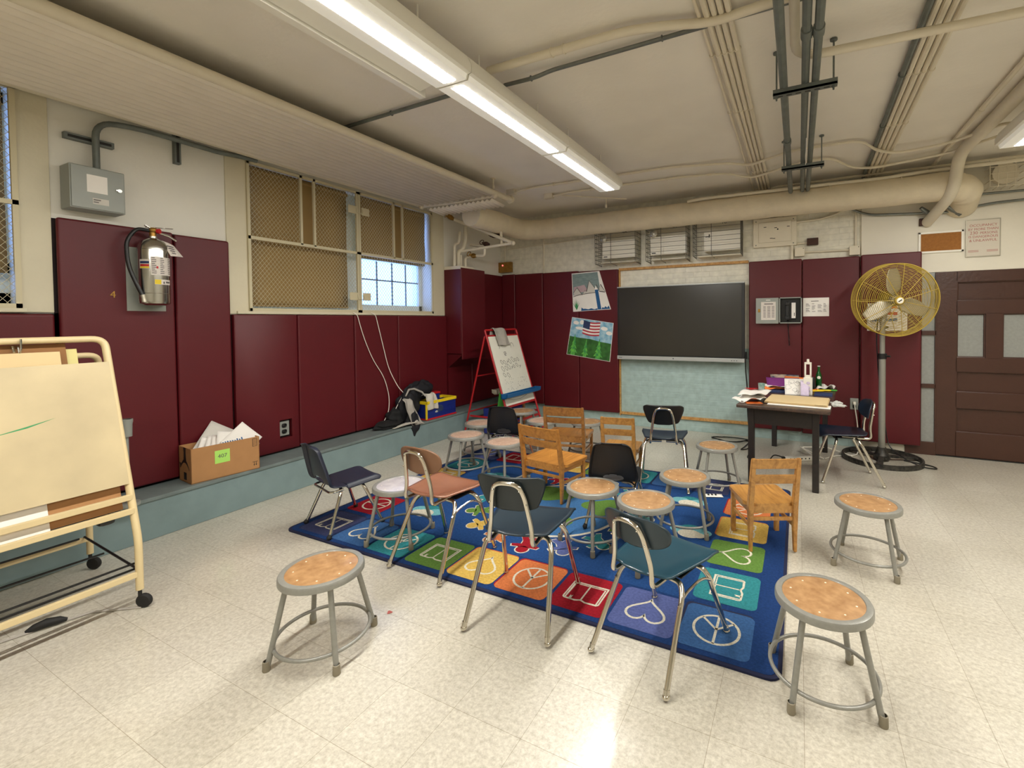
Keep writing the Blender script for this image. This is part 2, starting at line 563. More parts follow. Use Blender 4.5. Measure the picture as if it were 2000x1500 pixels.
    def build(s, name, mats, parent=None, sharp=38, solid=None, sub=0, recalc=True):
        if recalc: bmesh.ops.recalc_face_normals(s.bm, faces=s.bm.faces[:])
        me = bpy.data.meshes.new(name)
        s.bm.to_mesh(me); s.bm.free()
        for m_ in (mats if isinstance(mats, (list, tuple)) else [mats]):
            me.materials.append(M[m_] if isinstance(m_, str) else m_)
        if sharp: me.set_sharp_from_angle(angle=math.radians(sharp))
        o = bpy.data.objects.new(name, me)
        COL.objects.link(o)
        if parent: o.parent = parent
        if s.bv and sharp and not solid and not sub:
            md = o.modifiers.new('normals', 'WEIGHTED_NORMAL'); md.keep_sharp = True; md.weight = 80
        if solid:
            md = o.modifiers.new('thick', 'SOLIDIFY'); md.thickness = solid; md.offset = 0
        if sub:
            md = o.modifiers.new('sub', 'SUBSURF'); md.levels = sub; md.render_levels = sub
        return o

def tag(o, label, cat=None, group=None):
    o['label'] = label
    if cat: o['category'] = cat
    if group: o['group'] = group
    return o
def thing(name, label, cat, loc=(0, 0, 0), rz=0, group=None, rot=None):
    o = bpy.data.objects.new(name, None)
    o.empty_display_size = .05
    COL.objects.link(o)
    o.location = loc
    o.rotation_euler = rot or (0, 0, math.radians(rz))
    return tag(o, label, cat, group)
def struct(o):
    o['kind'] = 'structure'
    return o
def dup(root):
    r = root.copy(); COL.objects.link(r)
    for ch in list(root.children):
        c = dup(ch); c.parent = r
    return r
def dup_thing(root, loc, rz, label, group=None):
    r = dup(root); r.location = loc; r.rotation_euler = (0, 0, math.radians(rz))
    r['label'] = label
    if group: r['group'] = group
    return r
# ------------------------------------------------------------------ the room
XL, YB, ZC = -4.36, 6.20, 3.13          # left wall, back wall, ceiling
XR, YF = 4.6, -3.2
b = MB(); b.box(-4.7, XR + .3, YF - .3, 6.5, -.12, 0); struct(b.build('floor', 'floor'))
b = MB(); b.box(-4.7, XR + .3, YF - .3, 6.5, ZC, ZC + .12); struct(b.build('ceiling', 'ceiling'))
W1 = (2.367, 4.627, 1.61, 2.93)
W2 = (-1.25, 1.05, 1.61, 2.98)
b = MB()
b.box(-4.7, XL, YF, 6.5, 0, 1.61)
b.box(-4.7, XL, YF, W2[0], 1.61, ZC)
b.box(-4.7, XL, W2[1], W1[0], 1.61, ZC)
b.box(-4.7, XL, W1[1], 6.5, 1.61, ZC)
b.box(-4.7, XL, W2[0], W2[1], W2[3], ZC)
b.box(-4.7, XL, W1[0], W1[1], W1[3], ZC)
struct(b.build('wall_left', 'wall'))
b = MB(); b.box(-4.36, .64, YB, 6.5, 0, ZC); o = struct(b.build('wall_back', 'brick_two'))
# the plastered part of the back wall that carries the door stands a little proud
DY = 6.17
b = MB()
b.box(.64, 1.19, DY, 6.5, 0, ZC)
b.box(1.19, XR, DY, 6.5, 1.985, ZC)
b.box(2.36, XR, DY, 6.5, 0, 1.985)
b.box(1.19, 2.4, DY + .06, DY + .09, 0, 2.0)  # unseen panel added behind door and sidelight to block sky light
struct(b.build('wall_doorway', 'plaster'))
b = MB(); b.box(XR, XR + .2, YF, 6.5, 0, ZC); struct(b.build('wall_right', 'wall'))
b = MB(); b.box(-4.7, XR + .2, YF - .2, YF, 0, ZC); struct(b.build('wall_front', 'wall'))
# painted concrete ledge along the foot of the left wall
b = MB(); b.box(XL, -4.05, YF, YB, 0, .285, .006)
b.mi = 1; b.box(XL, -4.038, YF, YB, .27, .297, .006)
struct(b.build('trim_ledge', ['ledge', 'ledgetop']))
# cream window jambs
for n_, (y0, y1, z1) in enumerate(((1.05, 1.19, 3.0), (2.205, 2.367, 2.97), (4.627, 4.86, 2.97)), 1):
    b = MB(); b.box(XL, XL + .012, y0, y1, 1.585, z1, .004); struct(b.build('trim_%d' % n_, 'cream'))
b = MB(); b.box(-4.66, XL + .03, W1[0] - .1, W1[1] + .02, 1.585, 1.612, .004); struct(b.build('trim_sill', 'cream'))
b = MB(); b.box(-4.66, XL + .03, W2[0] - .05, W2[1] + .02, 1.585, 1.612, .004); struct(b.build('trim_sill_front', 'cream'))

def diamond(b, y0, y1, z0, z1, x, py=.037, pz=.046, r=.0017):
    """woven diamond wire in the YZ plane, clipped to a rectangle"""
    W, H = y1 - y0, z1 - z0
    k = pz / py
    for sgn in (1, -1):
        c = -W * k if sgn > 0 else 0
        end = H if sgn > 0 else H + W * k
        while c < end:
            # line z = sgn*k*y + c  in local coords
            pts = []
            for y in (0, W):
                z = sgn * k * y + c
                if 0 <= z <= H: pts.append((y, z))
            for z in (0, H):
                y = (z - c) / (sgn * k)
                if 0 < y < W: pts.append((y, z))
            if len(pts) >= 2:
                p, q = pts[0], pts[1]
                if math.hypot(p[0] - q[0], p[1] - q[1]) > .01:
                    b.tube([(x + sgn * .0012, y0 + p[0], z0 + p[1]), (x + sgn * .0012, y0 + q[0], z0 + q[1])], r, 3, cap=False)
            c += pz

def window(name, y0, y1, z0, z1, halves, open_half=None, zs=2.235):
    root = bpy.data.objects.new(name, None); COL.objects.link(root); struct(root)
    b = MB()                                    # white sash at the back of the reveal
    xf0, xf1 = -4.60, -4.54
    b.box(xf0, xf1, y0, y1, z0, z0 + .10); b.box(xf0, xf1, y0, y1, z1 - .08, z1)
    b.box(xf0, xf1, y0, y0 + .07, z0, z1); b.box(xf0, xf1, y1 - .05, y1, z0, z1)
    for h0, h1 in halves[:-1]:
        b.box(xf0, xf1 + .03, h1 - .12, h1 + .16, z0, z1)
    b.box(xf0, xf1, y0, y1, zs + .01, zs + .07)
    b.build('window_sash', 'sillw', root)
    b = MB(); b.box(-4.575, -4.57, y0 + .02, y1 - .02, z0 + .05, z1 - .04)
    b.build('glass_pane', 'frost', root)
    for k, (h0, h1) in enumerate(halves):
        if k == open_half:
            b = MB()                            # security grid behind the clear lower light
            for y in (h0 + .42, h0 + .65, h0 + .87): b.box(-4.566, -4.556, y - .008, y + .008, z0 + .1, zs)
            for z in (z0 + .13 + .27,): b.box(-4.566, -4.556, h0 + .16, h1 - .05, z - .008, z + .008)
            b.build('window_grid', 'galv', root)
        b = MB()
        bot = zs if k == open_half else z0 + .055
        b.grid(lambda u, v: (-4.44 + .004 * sin(v * 9), h0 + .055 + u * (h1 - h0 - .085 - (.0 if k == open_half else .04)), bot + v * (z1 - .002 - bot)), 6, 20)
        b.tube([(-4.44, h0 + .055, bot), (-4.44, h1 - .07, bot)], .008, 8)
        b.tube([(-4.44, h0 + .05, z1 - .04), (-4.44, h1 - .06, z1 - .04)], .02, 8)
        b.build('roller_shade', 'tan', root, solid=.002)
        # hinged wire guard
        b = MB()
        t = .011
        xa, xb = -4.352, -4.330
        b.box(xa, xb, h0, h1, z0, z0 + .028); b.box(xa, xb, h0, h1, z1 - .024, z1)
        b.box(xa, xb, h0, h0 + .022, z0, z1); b.box(xa, xb, h1 - .026, h1, z0, z1)
        zm = 2.262
        b.box(xa, xb, h0, h1, zm - .014, zm + .014)
        ya = h0 + (.487 if h1 - h0 > 1.125 else .475); yb = ya + .136
        b.box(xa, xb, ya - t, ya + t, zm, z1); b.box(xa, xb, yb - t, yb + t, zm, z1)
        b.build('guard_frame', 'mesh', root)
        b = MB()
        xm = -4.342
        diamond(b, h0 + .022, h1 - .026, z0 + .028, zm - .014, xm)
        diamond(b, h0 + .022, ya - t, zm + .014, z1 - .024, xm)
        diamond(b, yb + t, h1 - .026, zm + .014, z1 - .024, xm)
        b.build('guard_mesh', 'mesh', root, sharp=0)
    return root

w = window('window_1', *W1, [(2.367, 3.497), (3.501, 4.627)], open_half=1)
for z in (2.725, 1.787):
    b = MB(); b.box(-4.329, -4.322, 3.365, 3.468, z - .042, z + .042, .004); b.box(-4.329, -4.322, 3.53, 3.634, z - .042, z + .042, .004)
    b.tube(fillet([(-4.318, 3.46, z + .02), (-4.312, 3.46, z - .03), (-4.312, 3.54, z - .03), (-4.318, 3.54, z + .02)], .02), .004, 6)
    b.build('guard_latch', 'mesh', w)
window('window_2', *W2, [(-1.25, -.102), (-.098, 1.05)], open_half=1, zs=1.83)

# ------------------------------------------------------------------ padded wall panels
def pad(label, x0, x1, y0, y1, z0, z1, bev=.016, g='maroon wall pads'):
    b = MB(); b.box(x0, x1, y0, y1, z0, z1, bev, 3)
    return tag(b.build('wall_pad', 'pad'), label, 'wall pad', g)
g = .003
PX = -4.31
ZP = .315
for y0, y1, z1, lab in (
    (-.4, .32, 1.575, 'short maroon wall pad at the left picture edge above the cream board top bar'),
    (.32, 1.185, 1.575, 'short maroon wall pad under the wire-guarded window at far left'),
    (1.20, 1.823, 2.205, 'tall maroon wall pad with a brass 4 under the grey electrical box'),
    (1.823, 2.208, 2.195, 'tall narrow maroon wall pad just right of the fire extinguisher'),
    (2.222, 2.777, 1.58, 'maroon wall pad with a cut-out electrical outlet near its foot'),
    (2.777, 3.402, 1.58, 'plain maroon wall pad right of the pad with the outlet'),
    (3.402, 4.004, 1.58, 'maroon wall pad under the window with white cords hanging over it'),
    (4.004, 4.855, 1.58, 'wide maroon wall pad behind the blue crate and jackets')):
    if abs(y0 - 2.222) < .001:
        b = MB()                                # cut-out for the outlet
        oy0, oy1, oz0, oz1 = 2.585, 2.70, .43, .60
        def ring(x, ya, yb, za, zb): return [b.vt((x, y, z)) for y, z in ((ya, za), (yb, za), (yb, zb), (ya, zb))]
        e = .003
        loops = [ring(XL + .013, y0 + e, y1 - e, ZP, z1), ring(PX - .016, y0 + e, y1 - e, ZP, z1), ring(PX - .006, y0 + e + .003, y1 - e - .003, ZP + .003, z1 - .003), ring(PX, y0 + e + .014, y1 - e - .014, ZP + .014, z1 - .014), ring(PX, oy0, oy1, oz0, oz1), ring(XL + .013, oy0, oy1, oz0, oz1)]
        for A, B in zip(loops[:-1], loops[1:]):
            for k in range(4): b.fc([A[k], A[(k + 1) % 4], B[(k + 1) % 4], B[k]])
        tag(b.build('wall_pad', 'pad'), lab, 'wall pad', 'maroon wall pads')
    else:
        pad(lab, XL + .013, PX, y0 + g, y1 - g, ZP, z1)
b = MB(); b.box(XL + .001, XL + .004, 1.19, 2.212, .297, 2.2); b.box(XL + .001, XL + .004, -.4, 4.86, .297, 1.58)
struct(b.build('trim_pad_backing', 'gap'))  # dark sheet added to paint the shade in the gaps between pads
# pipe chase in the corner, boxed with pads
b = MB(); b.box(XL + .003, -4.07, 4.872, 5.36, 1.07, 2.20); struct(b.build('wall_pipe_chase', 'wall'))
pad('maroon pad on the narrow lit face of the corner pipe chase', -4.345, -4.062, 4.85, 4.87, 1.065, 2.215, .008)
pad('tall maroon pad on the long side of the corner pipe chase', -4.068, -4.046, 4.852, 5.362, .99, 2.225, .008)
b = MB(); b.prism([(-4.34, 4.87, .305), (-4.315, 4.87, .305), (-4.315, 4.87, .87), (-4.05, 4.87, 1.06), (-4.34, 4.87, 1.06)], (0, .49, 0))
tag(b.build('wall_pad', 'pad'), 'maroon pad with sloped top under the corner pipe chase', 'wall pad', 'maroon wall pads')
pad('maroon wall pad in the corner behind the red easel frame', -4.35, -4.30, 5.366, 6.196, .305, 2.23)
PY = 6.14
for x0, x1, z0, z1, lab in (
    (-4.30, -4.05, .31, 2.245, 'narrow maroon back wall pad in the dark corner'),
    (-4.05, -3.54, .21, 2.24, 'maroon back wall pad behind the white easel board'),
    (-3.54, -2.93, .19, 2.235, 'maroon back wall pad left of the two paintings'),
    (-2.93, -2.305, .17, 2.225, 'maroon back wall pad behind the two paintings'),
    (-.565, .035, .13, 2.215, 'maroon back wall pad behind the open phone box'),
    (.035, .630, .115, 2.205, 'maroon back wall pad behind the white schedule sheet')):
    pad(lab, x0 + g, x1 - g, PY, YB - .003, z0, z1, .014)
pad('maroon wall pad on the pillar behind the yellow fan', .632, 1.188, 6.085, DY - .003, .10, 2.21, .016)
# two-tone brick bay: painted splash below the dado colour change, timber rails
b = MB(); b.box(-2.30, -.57, 6.165, YB + .001, 2.205, 2.238, .003); struct(b.build('trim_4', 'rawwood'))
b = MB(); b.box(-2.30, -.57, 6.165, YB + .001, .155, .19, .003); struct(b.build('trim_5', 'rawwood'))
b = MB(); b.box(-2.302, -2.288, 6.16, YB + .001, .14, 2.24); struct(b.build('trim_6', 'rawwood'))

# ------------------------------------------------------------------ brown door with sidelight
root = bpy.data.objects.new('door_1', None); COL.objects.link(root); struct(root)
DX0, DX1 = 1.335, 2.27
b = MB()
y0, y1 = DY - .005, DY + .05
ym = y0 + .034
def rail(x0, x1, z0, z1): b.box(x0, x1, y0, y1, z0, z1, .004)
rail(DX0, 1.512, .012, 1.984); rail(2.095, DX1, .012, 1.984)
rail(1.50, 2.105, 1.868, 1.984); rail(1.50, 2.105, 1.53, 1.672); rail(1.50, 2.105, .918, 1.07); rail(1.50, 2.105, .53, .70); rail(1.50, 2.105, .012, .272)
rail(1.745, 1.885, 1.06, 1.54)
for z0, z1 in ((1.66, 1.88), (.69, .93), (.26, .54)):
    b.box(1.505, 2.10, ym, y1, z0, z1)
for x0, x1, z0, z1 in ((1.512, 2.095, 1.672, 1.868), (1.512, 2.095, .70, .918), (1.512, 2.095, .272, .53), (1.512, 1.745, 1.07, 1.53), (1.885, 2.095, 1.07, 1.53)):
    for a, c in (((x0, z0), (x1, z0)), ((x1, z0), (x1, z1)), ((x1, z1), (x0, z1)), ((x0, z1), (x0, z0))):
        b.tube([(a[0], ym - .008, a[1]), (c[0], ym - .008, c[1])], .012, 8)
b.build('door_leaf', 'door', root)
for x0, x1 in ((1.51, 1.75), (1.88, 2.10)):
    b = MB(); b.box(x0, x1, ym, ym + .006, 1.068, 1.534)
    b.build('door_glass', 'doorglass', root)
b = MB(); b.box(1.335, 2.27, DY - .012, DY + .05, 0, .010); b.build('threshold', 'dark', root)
root = bpy.data.objects.new('door_frame_1', None); COL.objects.link(root); struct(root)
b = MB()
b.box(1.06, 1.332, DY - .02, DY + .06, 0, .14, .004)
b.box(1.19, 1.205, DY - .012, DY + .06, 0, 1.98)
b.box(1.322, 1.334, DY - .012, DY + .06, 0, 1.98)
b.box(1.19, 1.332, DY - .012, DY + .06, 1.305, 1.355, .003)
b.box(1.19, 1.332, DY - .012, DY + .06, .73, .775, .003)
b.box(2.272, 2.36, DY - .012, DY + .06, 0, 1.98)
b.build('frame', 'door', root)
root = bpy.data.objects.new('window_3', None); COL.objects.link(root); struct(root)
for z0, z1 in ((.135, .735), (.77, 1.31), (1.35, 1.985)):
    b = MB(); b.box(1.20, 1.326, DY + .012, DY + .03, z0, z1); b.build('sidelight_pane', 'doorglass', root)
# ------------------------------------------------------------------ fluorescent fixtures
def fixture(x, y0, y1, label, wing=False, end=True, endfar=False):
    root = thing('ceiling_light', label, 'ceiling light', (x, (y0 + y1) / 2, 2.84), group='fluorescent ceiling lights')
    h = (y1 - y0) / 2
    b = MB()
    b.prism([(-.14, -h, .03), (-.14, -h, .075), (-.115, -h, .125), (.115, -h, .125), (.14, -h, .075), (.14, -h, .03), (.118, -h, .026), (-.118, -h, .026)], (0, 2 * h, 0))
    for yy in (-h + .25, h - .25):
        b.cyl((0, yy, .12), (0, yy, ZC - 2.84 + .002), .005, n=8)
    b.build('housing', 'lightbody', root)
    b = MB()
    b.prism([(-.107, -h + .006, .0), (-.118, -h + .006, .03), (.118, -h + .006, .03), (.107, -h + .006, .0), (.05, -h + .006, -.004), (-.05, -h + .006, -.004)], (0, 2 * h - .012, 0))
    ln = b.build('lens', 'lens_side', root)
    b = MB(); b.prism([(-.03, -h + .03, -.0042), (.058, -h + .03, -.0035), (.05, -h + .03, -.0055), (-.022, -h + .03, -.0055)], (0, 2 * h - .06, 0)); b.build('lamp_glow', 'lens', ln)
    for yy in (-h, h - .004):
        b = MB(); b.prism([(-.111, yy, -.003), (-.123, yy, .032), (.123, yy, .032), (.111, yy, -.003)], (0, .004, 0)); b.build('end_cap', 'lightbody', root)
    if wing:
        b = MB()
        b.prism([(-.15, -h, .075), (-.125, -h, .03), (-.235, -h, .012), (-.238, -h, .022)], (0, 2 * h, 0))
        b.box(-.285, -.24, -h, h + .05, -.004, .10, .003)
        b.build('reflector_wing', 'lightbody', root)
    return root
for k in range(5):
    y1 = 4.46 - 1.205 * k
    fixture(-1.76, y1 - 1.2, y1, ('fluorescent ceiling light at the far end of the row, nearest the big pipe', 'middle fluorescent ceiling light of the row over the rug',
            'near fluorescent ceiling light with a side reflector at the top of the picture', 'fluorescent ceiling light behind the one with the side reflector, out of frame',
            'fluorescent ceiling light at the near end of the row over the rug, out of frame')[k], wing=(k >= 2))
for k in range(4):
    y1 = 4.82 - 1.205 * k
    fixture(1.545, y1 - 1.2, y1, ('fluorescent ceiling light cut by the right picture edge', 'second fluorescent ceiling light of the right-hand row, out of frame',
            'third fluorescent ceiling light of the right-hand row, out of frame', 'nearest fluorescent ceiling light of the right-hand row, out of frame')[k])

# ------------------------------------------------------------------ radiant heater panel along the window wall
root = thing('ceiling_heater', 'long white corrugated pipe heating panel hung above the windows', 'heater', (-3.65, 1.4, 2.95))
X0, X1 = -4.22, -3.135
b = MB()
def corr(u, v): return (X0 + u * (X1 - X0) + 3.65, -3.0 + v * 5.75, .018 * abs(sin(u * PI * 15)) - .006)
b.grid(lambda u, v: (X0 + u * (X1 - X0) + 3.65, -3.6 + v * 6.58, .020 * cos(u * 2 * PI * 14)), 196, 1)
b.build('corrugated_panel', 'panelw', root, solid=.004, sharp=0)
b = MB(); b.grid(lambda u, v: (X0 + .08 + u * (X1 - X0 - .10) + 3.65, 2.93 + v * .26, -.055 + .011 * cos(u * 2 * PI * 15) - .02 * v), 180, 1)
b.build('end_flap', 'panelw', root, solid=.004, sharp=0)
b = MB()
b.cyl((X1 + 3.655, -3.6, .02), (X1 + 3.655, 3.28, .02), .034)
b.build('outer_pipe', 'pipe', root)
b = MB(); b.cyl((X1 + 3.655, 3.265, .02), (X1 + 3.655, 3.285, .02), .05, n=20); b.cyl((X1 + 3.655, 3.285, .02), (X1 + 3.655, 3.30, .02), .018, n=10); b.cyl((X1 + 3.655, 3.20, .02), (X1 + 3.655, 3.23, .02), .036)
b.build('end_flange', 'pipe', root)
b = MB(); b.cyl((X0 + 3.60, -3.6, .03), (X0 + 3.60, 3.0, .03), .038); b.build('wall_pipe', 'pipe', root)
b = MB(); b.tube(fillet([(X0 + 3.66, 2.93, -.01), (.1, 2.95, -.02), (X1 + 3.655, 2.95, -.012)], .1), .022); b.sphere((X1 + 3.655, 2.95, -.01), .036); b.sphere((X0 + 3.65, 2.93, -.01), .034)
b.build('header_pipe', 'pipe', root)
for yy in (2.93, -.6):
    b = MB(); b.cyl((X1 + 3.655, yy, .02), (X1 + 3.655, yy, ZC - 2.95), .010, n=8); b.cyl((X1 + 3.655, yy, .06), (X1 + 3.655, yy, .10), .015, n=8); b.cyl((X1 + 3.655, yy, ZC - 2.96), (X1 + 3.655, yy, ZC - 2.951), .03, n=14)
    b.build('hanger_rod', 'pipe', root)

# ------------------------------------------------------------------ big wrapped pipe along the back wall
b = MB()
path = fillet([(-3.72, 4.66, 2.85), (-3.70, 5.88, 2.85), (-3.2, 5.92, 2.85), (1.36, 5.86, 2.82), (1.50, 5.90, 2.78), (1.53, 6.19, 2.68)], .26, 8)
path2 = []
for i in range(len(path) - 1):
    a, c = path[i], path[i + 1]; n_ = max(1, int((c - a).length / .12))
    for k in range(n_): path2.append(a.lerp(c, k / n_))
path2.append(path[-1])
b.tube(path2, [.143 + .003 * sin(i * 1.7) + .002 * sin(i * .61) for i in range(len(path2))], 28)
for x in (-.55, .30, .95):
    b.torus((x, 5.90 - .012 * (x + 3) * .3, 2.842), .145, .006, 32, 6, R=rotm(y=90))
tag(b.build('insulated_pipe', 'bigpipe'), 'fat white canvas-wrapped pipe bending along the back wall under the ceiling', 'pipe')

CD = 'white painted ceiling conduits'
def conduit(label, pts, r, m='pipe', rad=.12, name='conduit', clips=(), n=8, grp=None):
    P = fillet(pts, rad, 6)
    b = MB(); b.tube(P, r, n)
    o = b.build(name, m)
    tag(o, label, 'conduit', grp)
    for c in clips:
        c = V(c)
        b = MB(); b.torus(c, r + .002, .004, 14, 6, R=rotm(y=90) if abs(pts[-1][0] - pts[0][0]) > abs(pts[-1][1] - pts[0][1]) else rotm(x=90))
        cl = b.build('pipe_clip', m, o)
    return o
zc = 3.098
for k, (x, r, lab) in enumerate(((-.475, .010, 'thin white conduit on the left side of the ceiling bundle of five'),
                               (-.437, .017, 'second white conduit of the ceiling bundle of five, counted from the screen side'),
                               (-.40, .015, 'middle white conduit of the ceiling bundle of five'),
                               (-.365, .015, 'fourth white conduit of the ceiling bundle of five, counted from the screen side'),
                               (-.328, .016, 'white conduit on the fan side of the ceiling bundle of five'))):
    dx = -.03 if k == 0 else 0
    conduit(lab, [(x + .0, -3.19, zc), (x + .0, 2.6, zc), (x + dx * .4, 4.4, zc), (x + dx, 6.19, zc)], r, clips=[(x + .0, 2.9, zc), (x + dx * .3, 3.75, zc), (x + dx, 5.35, zc)], grp=CD)
for x, r, lab in ((-.085, .023, 'grey steel conduit held at the left end of the two hanging strut bars'), (.032, .021, 'middle grey steel conduit held by the two hanging strut bars'), (.086, .021, 'grey steel conduit beside the middle one on the hanging strut bars')):
    o = conduit(lab, [(x, -3.19, 2.915), (x, 5.75, 2.915), (x, 5.95, 3.02), (x, 6.19, 3.03)], r, 'galv_d', grp='grey steel conduits on hanging struts')
    for yy in (2.55 if x > 0 else 4.05,):
        b = MB(); b.cyl((x, yy, 2.915), (x, yy + .07, 2.915), r + .006, n=12); b.build('coupling', 'galv_d', o)
for yy, zz, lab in ((3.11, 2.87, 'nearer slotted steel strut bar hung on rods from the ceiling'), (4.68, 2.87, 'farther slotted steel strut bar hung on rods from the ceiling')):
    root = thing('strut_hanger', lab, 'strut', (.03, yy, zz), group='hanging strut bars')
    b = MB(); b.box(-.175, .17, -.021, .021, -.012, .006, .002); b.box(-.175, .17, -.021, -.017, -.012, .026); b.box(-.175, .17, .017, .021, -.012, .026)
    b.mi = 1
    for k in range(6): b.box(-.15 + .05 * k, -.12 + .05 * k, -.006, .006, -.0125, -.0118)
    b.build('strut_bar', ['galv_d', 'dark'], root)
    for xx in (-.155, .15):
        b = MB(); b.cyl((xx, 0, -.035), (xx, 0, ZC - zz), .005, n=6); b.cyl((xx, 0, ZC - zz - .012), (xx, 0, ZC - zz - .001), .02, n=10); b.cyl((xx, 0, -.022), (xx, 0, -.012), .009, n=6)
        b.build('hanger_rod', 'galv_d', root)
b = MB(); b.tube(fillet([(.05, 4.0, 2.889), (.052, 4.3, 2.884), (.048, 4.45, 2.885), (.056, 4.6, 2.884), (.046, 4.75, 2.886)], .1), .0035, 6)
tag(b.build('string', 'paper'), 'short pale string stuck under the middle grey conduit', 'string')
for k, (x, r, m_, lab) in enumerate(((.595, .018, 'galv_d', 'dark conduit on the inner side of the right ceiling bundle'), (.632, .016, 'pipe', 'second conduit of the right ceiling bundle, beside the dark one'),
        (.672, .019, 'pipe', 'thick white conduit in the middle of the right ceiling bundle'), (.712, .016, 'pipe', 'fourth conduit of the right ceiling bundle, next to the outer one'), (.75, .016, 'pipe', 'outer white conduit of the right ceiling bundle, nearest the door'))):
    conduit(lab, [(x - .0, -3.19, zc), (x, 3.0, zc), (x + .06, 6.19, zc)], r, m_, clips=[(x + .012, 3.7, zc), (x + .03, 4.6, zc)], grp='right ceiling conduits')
conduit('thick white conduit curving down from the ceiling and off to the right', [(-.022, -3.19, 3.0), (-.022, 2.98, 3.0), (1.05, 3.05, 3.0), (3.2, 3.1, 3.0)], .024, rad=.16, n=12)
conduit('white conduit crossing the ceiling right of the lights, with clamps', [(-1.75, 2.385, 3.07), (-.85, 2.40, 3.07), (-.62, 2.46, 3.07), (-.42, 2.55, 3.075), (-.1, 2.52, 3.075), (3, 2.52, 3.075)], .024, rad=.2, clips=[(-1.30, 2.393, 3.07), (-1.22, 2.394, 3.07)], n=10)
conduit('shiny steel conduit crossing the ceiling beside the clamped white one', [(-1.75, 2.56, 3.06), (-1.52, 2.57, 3.06), (-1.42, 2.60, 3.095), (.6, 2.60, 3.10), (3, 2.6, 3.10)], .013, 'galv', rad=.08, clips=[(-1.55, 2.57, 3.062), (-.7, 2.6, 3.098)])
conduit('dark conduit crossing the ceiling from the heating panel to the lights', [(-4.3, 2.60, 3.10), (-2.0, 2.56, 3.10)], .014, 'galv_d', clips=[(-2.8, 2.575, 3.10)])
conduit('white wavy conduit on the ceiling, the one nearer the lights', [(-3.17, 4.80, 3.08), (-2.95, 4.78, 3.105), (-1.2, 4.83, 3.105), (-.62, 4.93, 3.085), (-.46, 5.0, 3.055), (-.28, 4.93, 3.07), (-.08, 4.89, 3.10), (.5, 4.89, 3.10), (.66, 5.15, 3.06), (.84, 5.27, 3.05), (1.2, 5.26, 3.07), (1.52, 4.95, 3.08), (1.54, 4.80, 3.0)], .013, rad=.12, clips=[(-2.6, 4.785, 3.105), (.12, 4.89, 3.10)])
conduit('white wavy conduit on the ceiling, the one nearer the back wall', [(-2.85, 5.18, 3.09), (-2.6, 5.17, 3.105), (-1.2, 5.21, 3.105), (-.70, 5.27, 3.09), (-.48, 5.44, 3.05), (-.18, 5.35, 3.08), (.05, 5.28, 3.10), (.28, 5.28, 3.10), (.5, 5.6, 3.06), (.7, 5.67, 3.05), (1.3, 5.60, 3.08), (1.55, 5.3, 3.08), (1.56, 4.83, 2.97)], .013, rad=.12, clips=[(-2.3, 5.175, 3.105), (-1.35, 5.205, 3.105)])
for x, y, lab in ((-3.20, 4.80, 'small white junction box on the ceiling beside the heating panel end'), (-2.88, 5.18, 'small white junction box on the ceiling in front of the big pipe')):
    b = MB(); b.box(x - .06, x + .06, y - .03, y + .03, 3.065, ZC, .006); tag(b.build('junction_box', 'pipe'), lab, 'junction box', 'ceiling junction boxes')
b = MB(); b.cyl((-2.80, 5.2, 3.11), (-2.02, 5.72, 3.08), .008, n=6); b.cyl((-2.25, 5.57, 3.09), (-2.25, 5.57, 2.99), .007, n=6); b.cyl((-2.25, 5.57, 3.0), (-2.25, 5.57, 2.96), .016, n=10)
tag(b.build('conduit', 'pipe'), 'thin white rod from a ceiling junction box to the big pipe', 'conduit')
conduit('thin white conduit running along the top of the big wrapped pipe', [(-1.25, 5.80, 2.97), (-1.08, 5.80, 2.985), (.85, 5.80, 2.965), (1.0, 5.80, 2.975), (1.25, 5.88, 3.0), (3.5, 5.95, 3.02)], .019, rad=.08, n=10, clips=[(.62, 5.80, 2.967)])
for k, (z, y) in enumerate(((3.08, 6.02), (3.055, 6.10))):
    conduit(('grey conduit looping to the right above the big pipe, upper one', 'grey conduit looping to the right above the big pipe, lower one')[k],
            [(-.32 + k * .12, 6.17, 2.9), (-.32 + k * .12, y + .03, z), (.8, y, z), (3.5, y, z - .02)], .014, 'galv' if k else 'pipe', rad=.12)
# down pipe at the right end
conduit('thick white pipe curving down over the end of the big pipe', [(1.42, -3.1, 3.08), (1.40, 4.9, 3.08), (1.375, 5.62, 3.06), (1.36, 5.70, 2.72), (1.24, 6.16, 2.52)], .052, rad=.34, n=16)
conduit('white conduit beside the thick right ceiling pipe', [(1.28, -3.1, 3.10), (1.26, 5.2, 3.10), (1.27, 6.19, 3.1)], .018, clips=[(1.265, 3.7, 3.10), (1.26, 4.6, 3.1)])
conduit('grey conduit sweeping down from the big pipe towards the door sign', [(.40, 6.14, 2.82), (.52, 6.13, 2.75), (.70, 6.13, 2.655), (1.45, 6.13, 2.605), (1.72, 6.13, 2.66), (3.2, 6.13, 2.70)], .013, 'galv', rad=.14)
conduit('grey conduit above the sign, with a dark fitting on its end', [(1.50, 6.12, 2.765), (3.2, 6.12, 2.74)], .012, 'galv')
b = MB(); b.cyl((1.44, 6.10, 2.735), (1.58, 6.12, 2.77), .022, n=10); tag(b.build('pipe_fitting', 'rust'), 'dark fitting where a grey conduit meets the big pipe end', 'fitting')
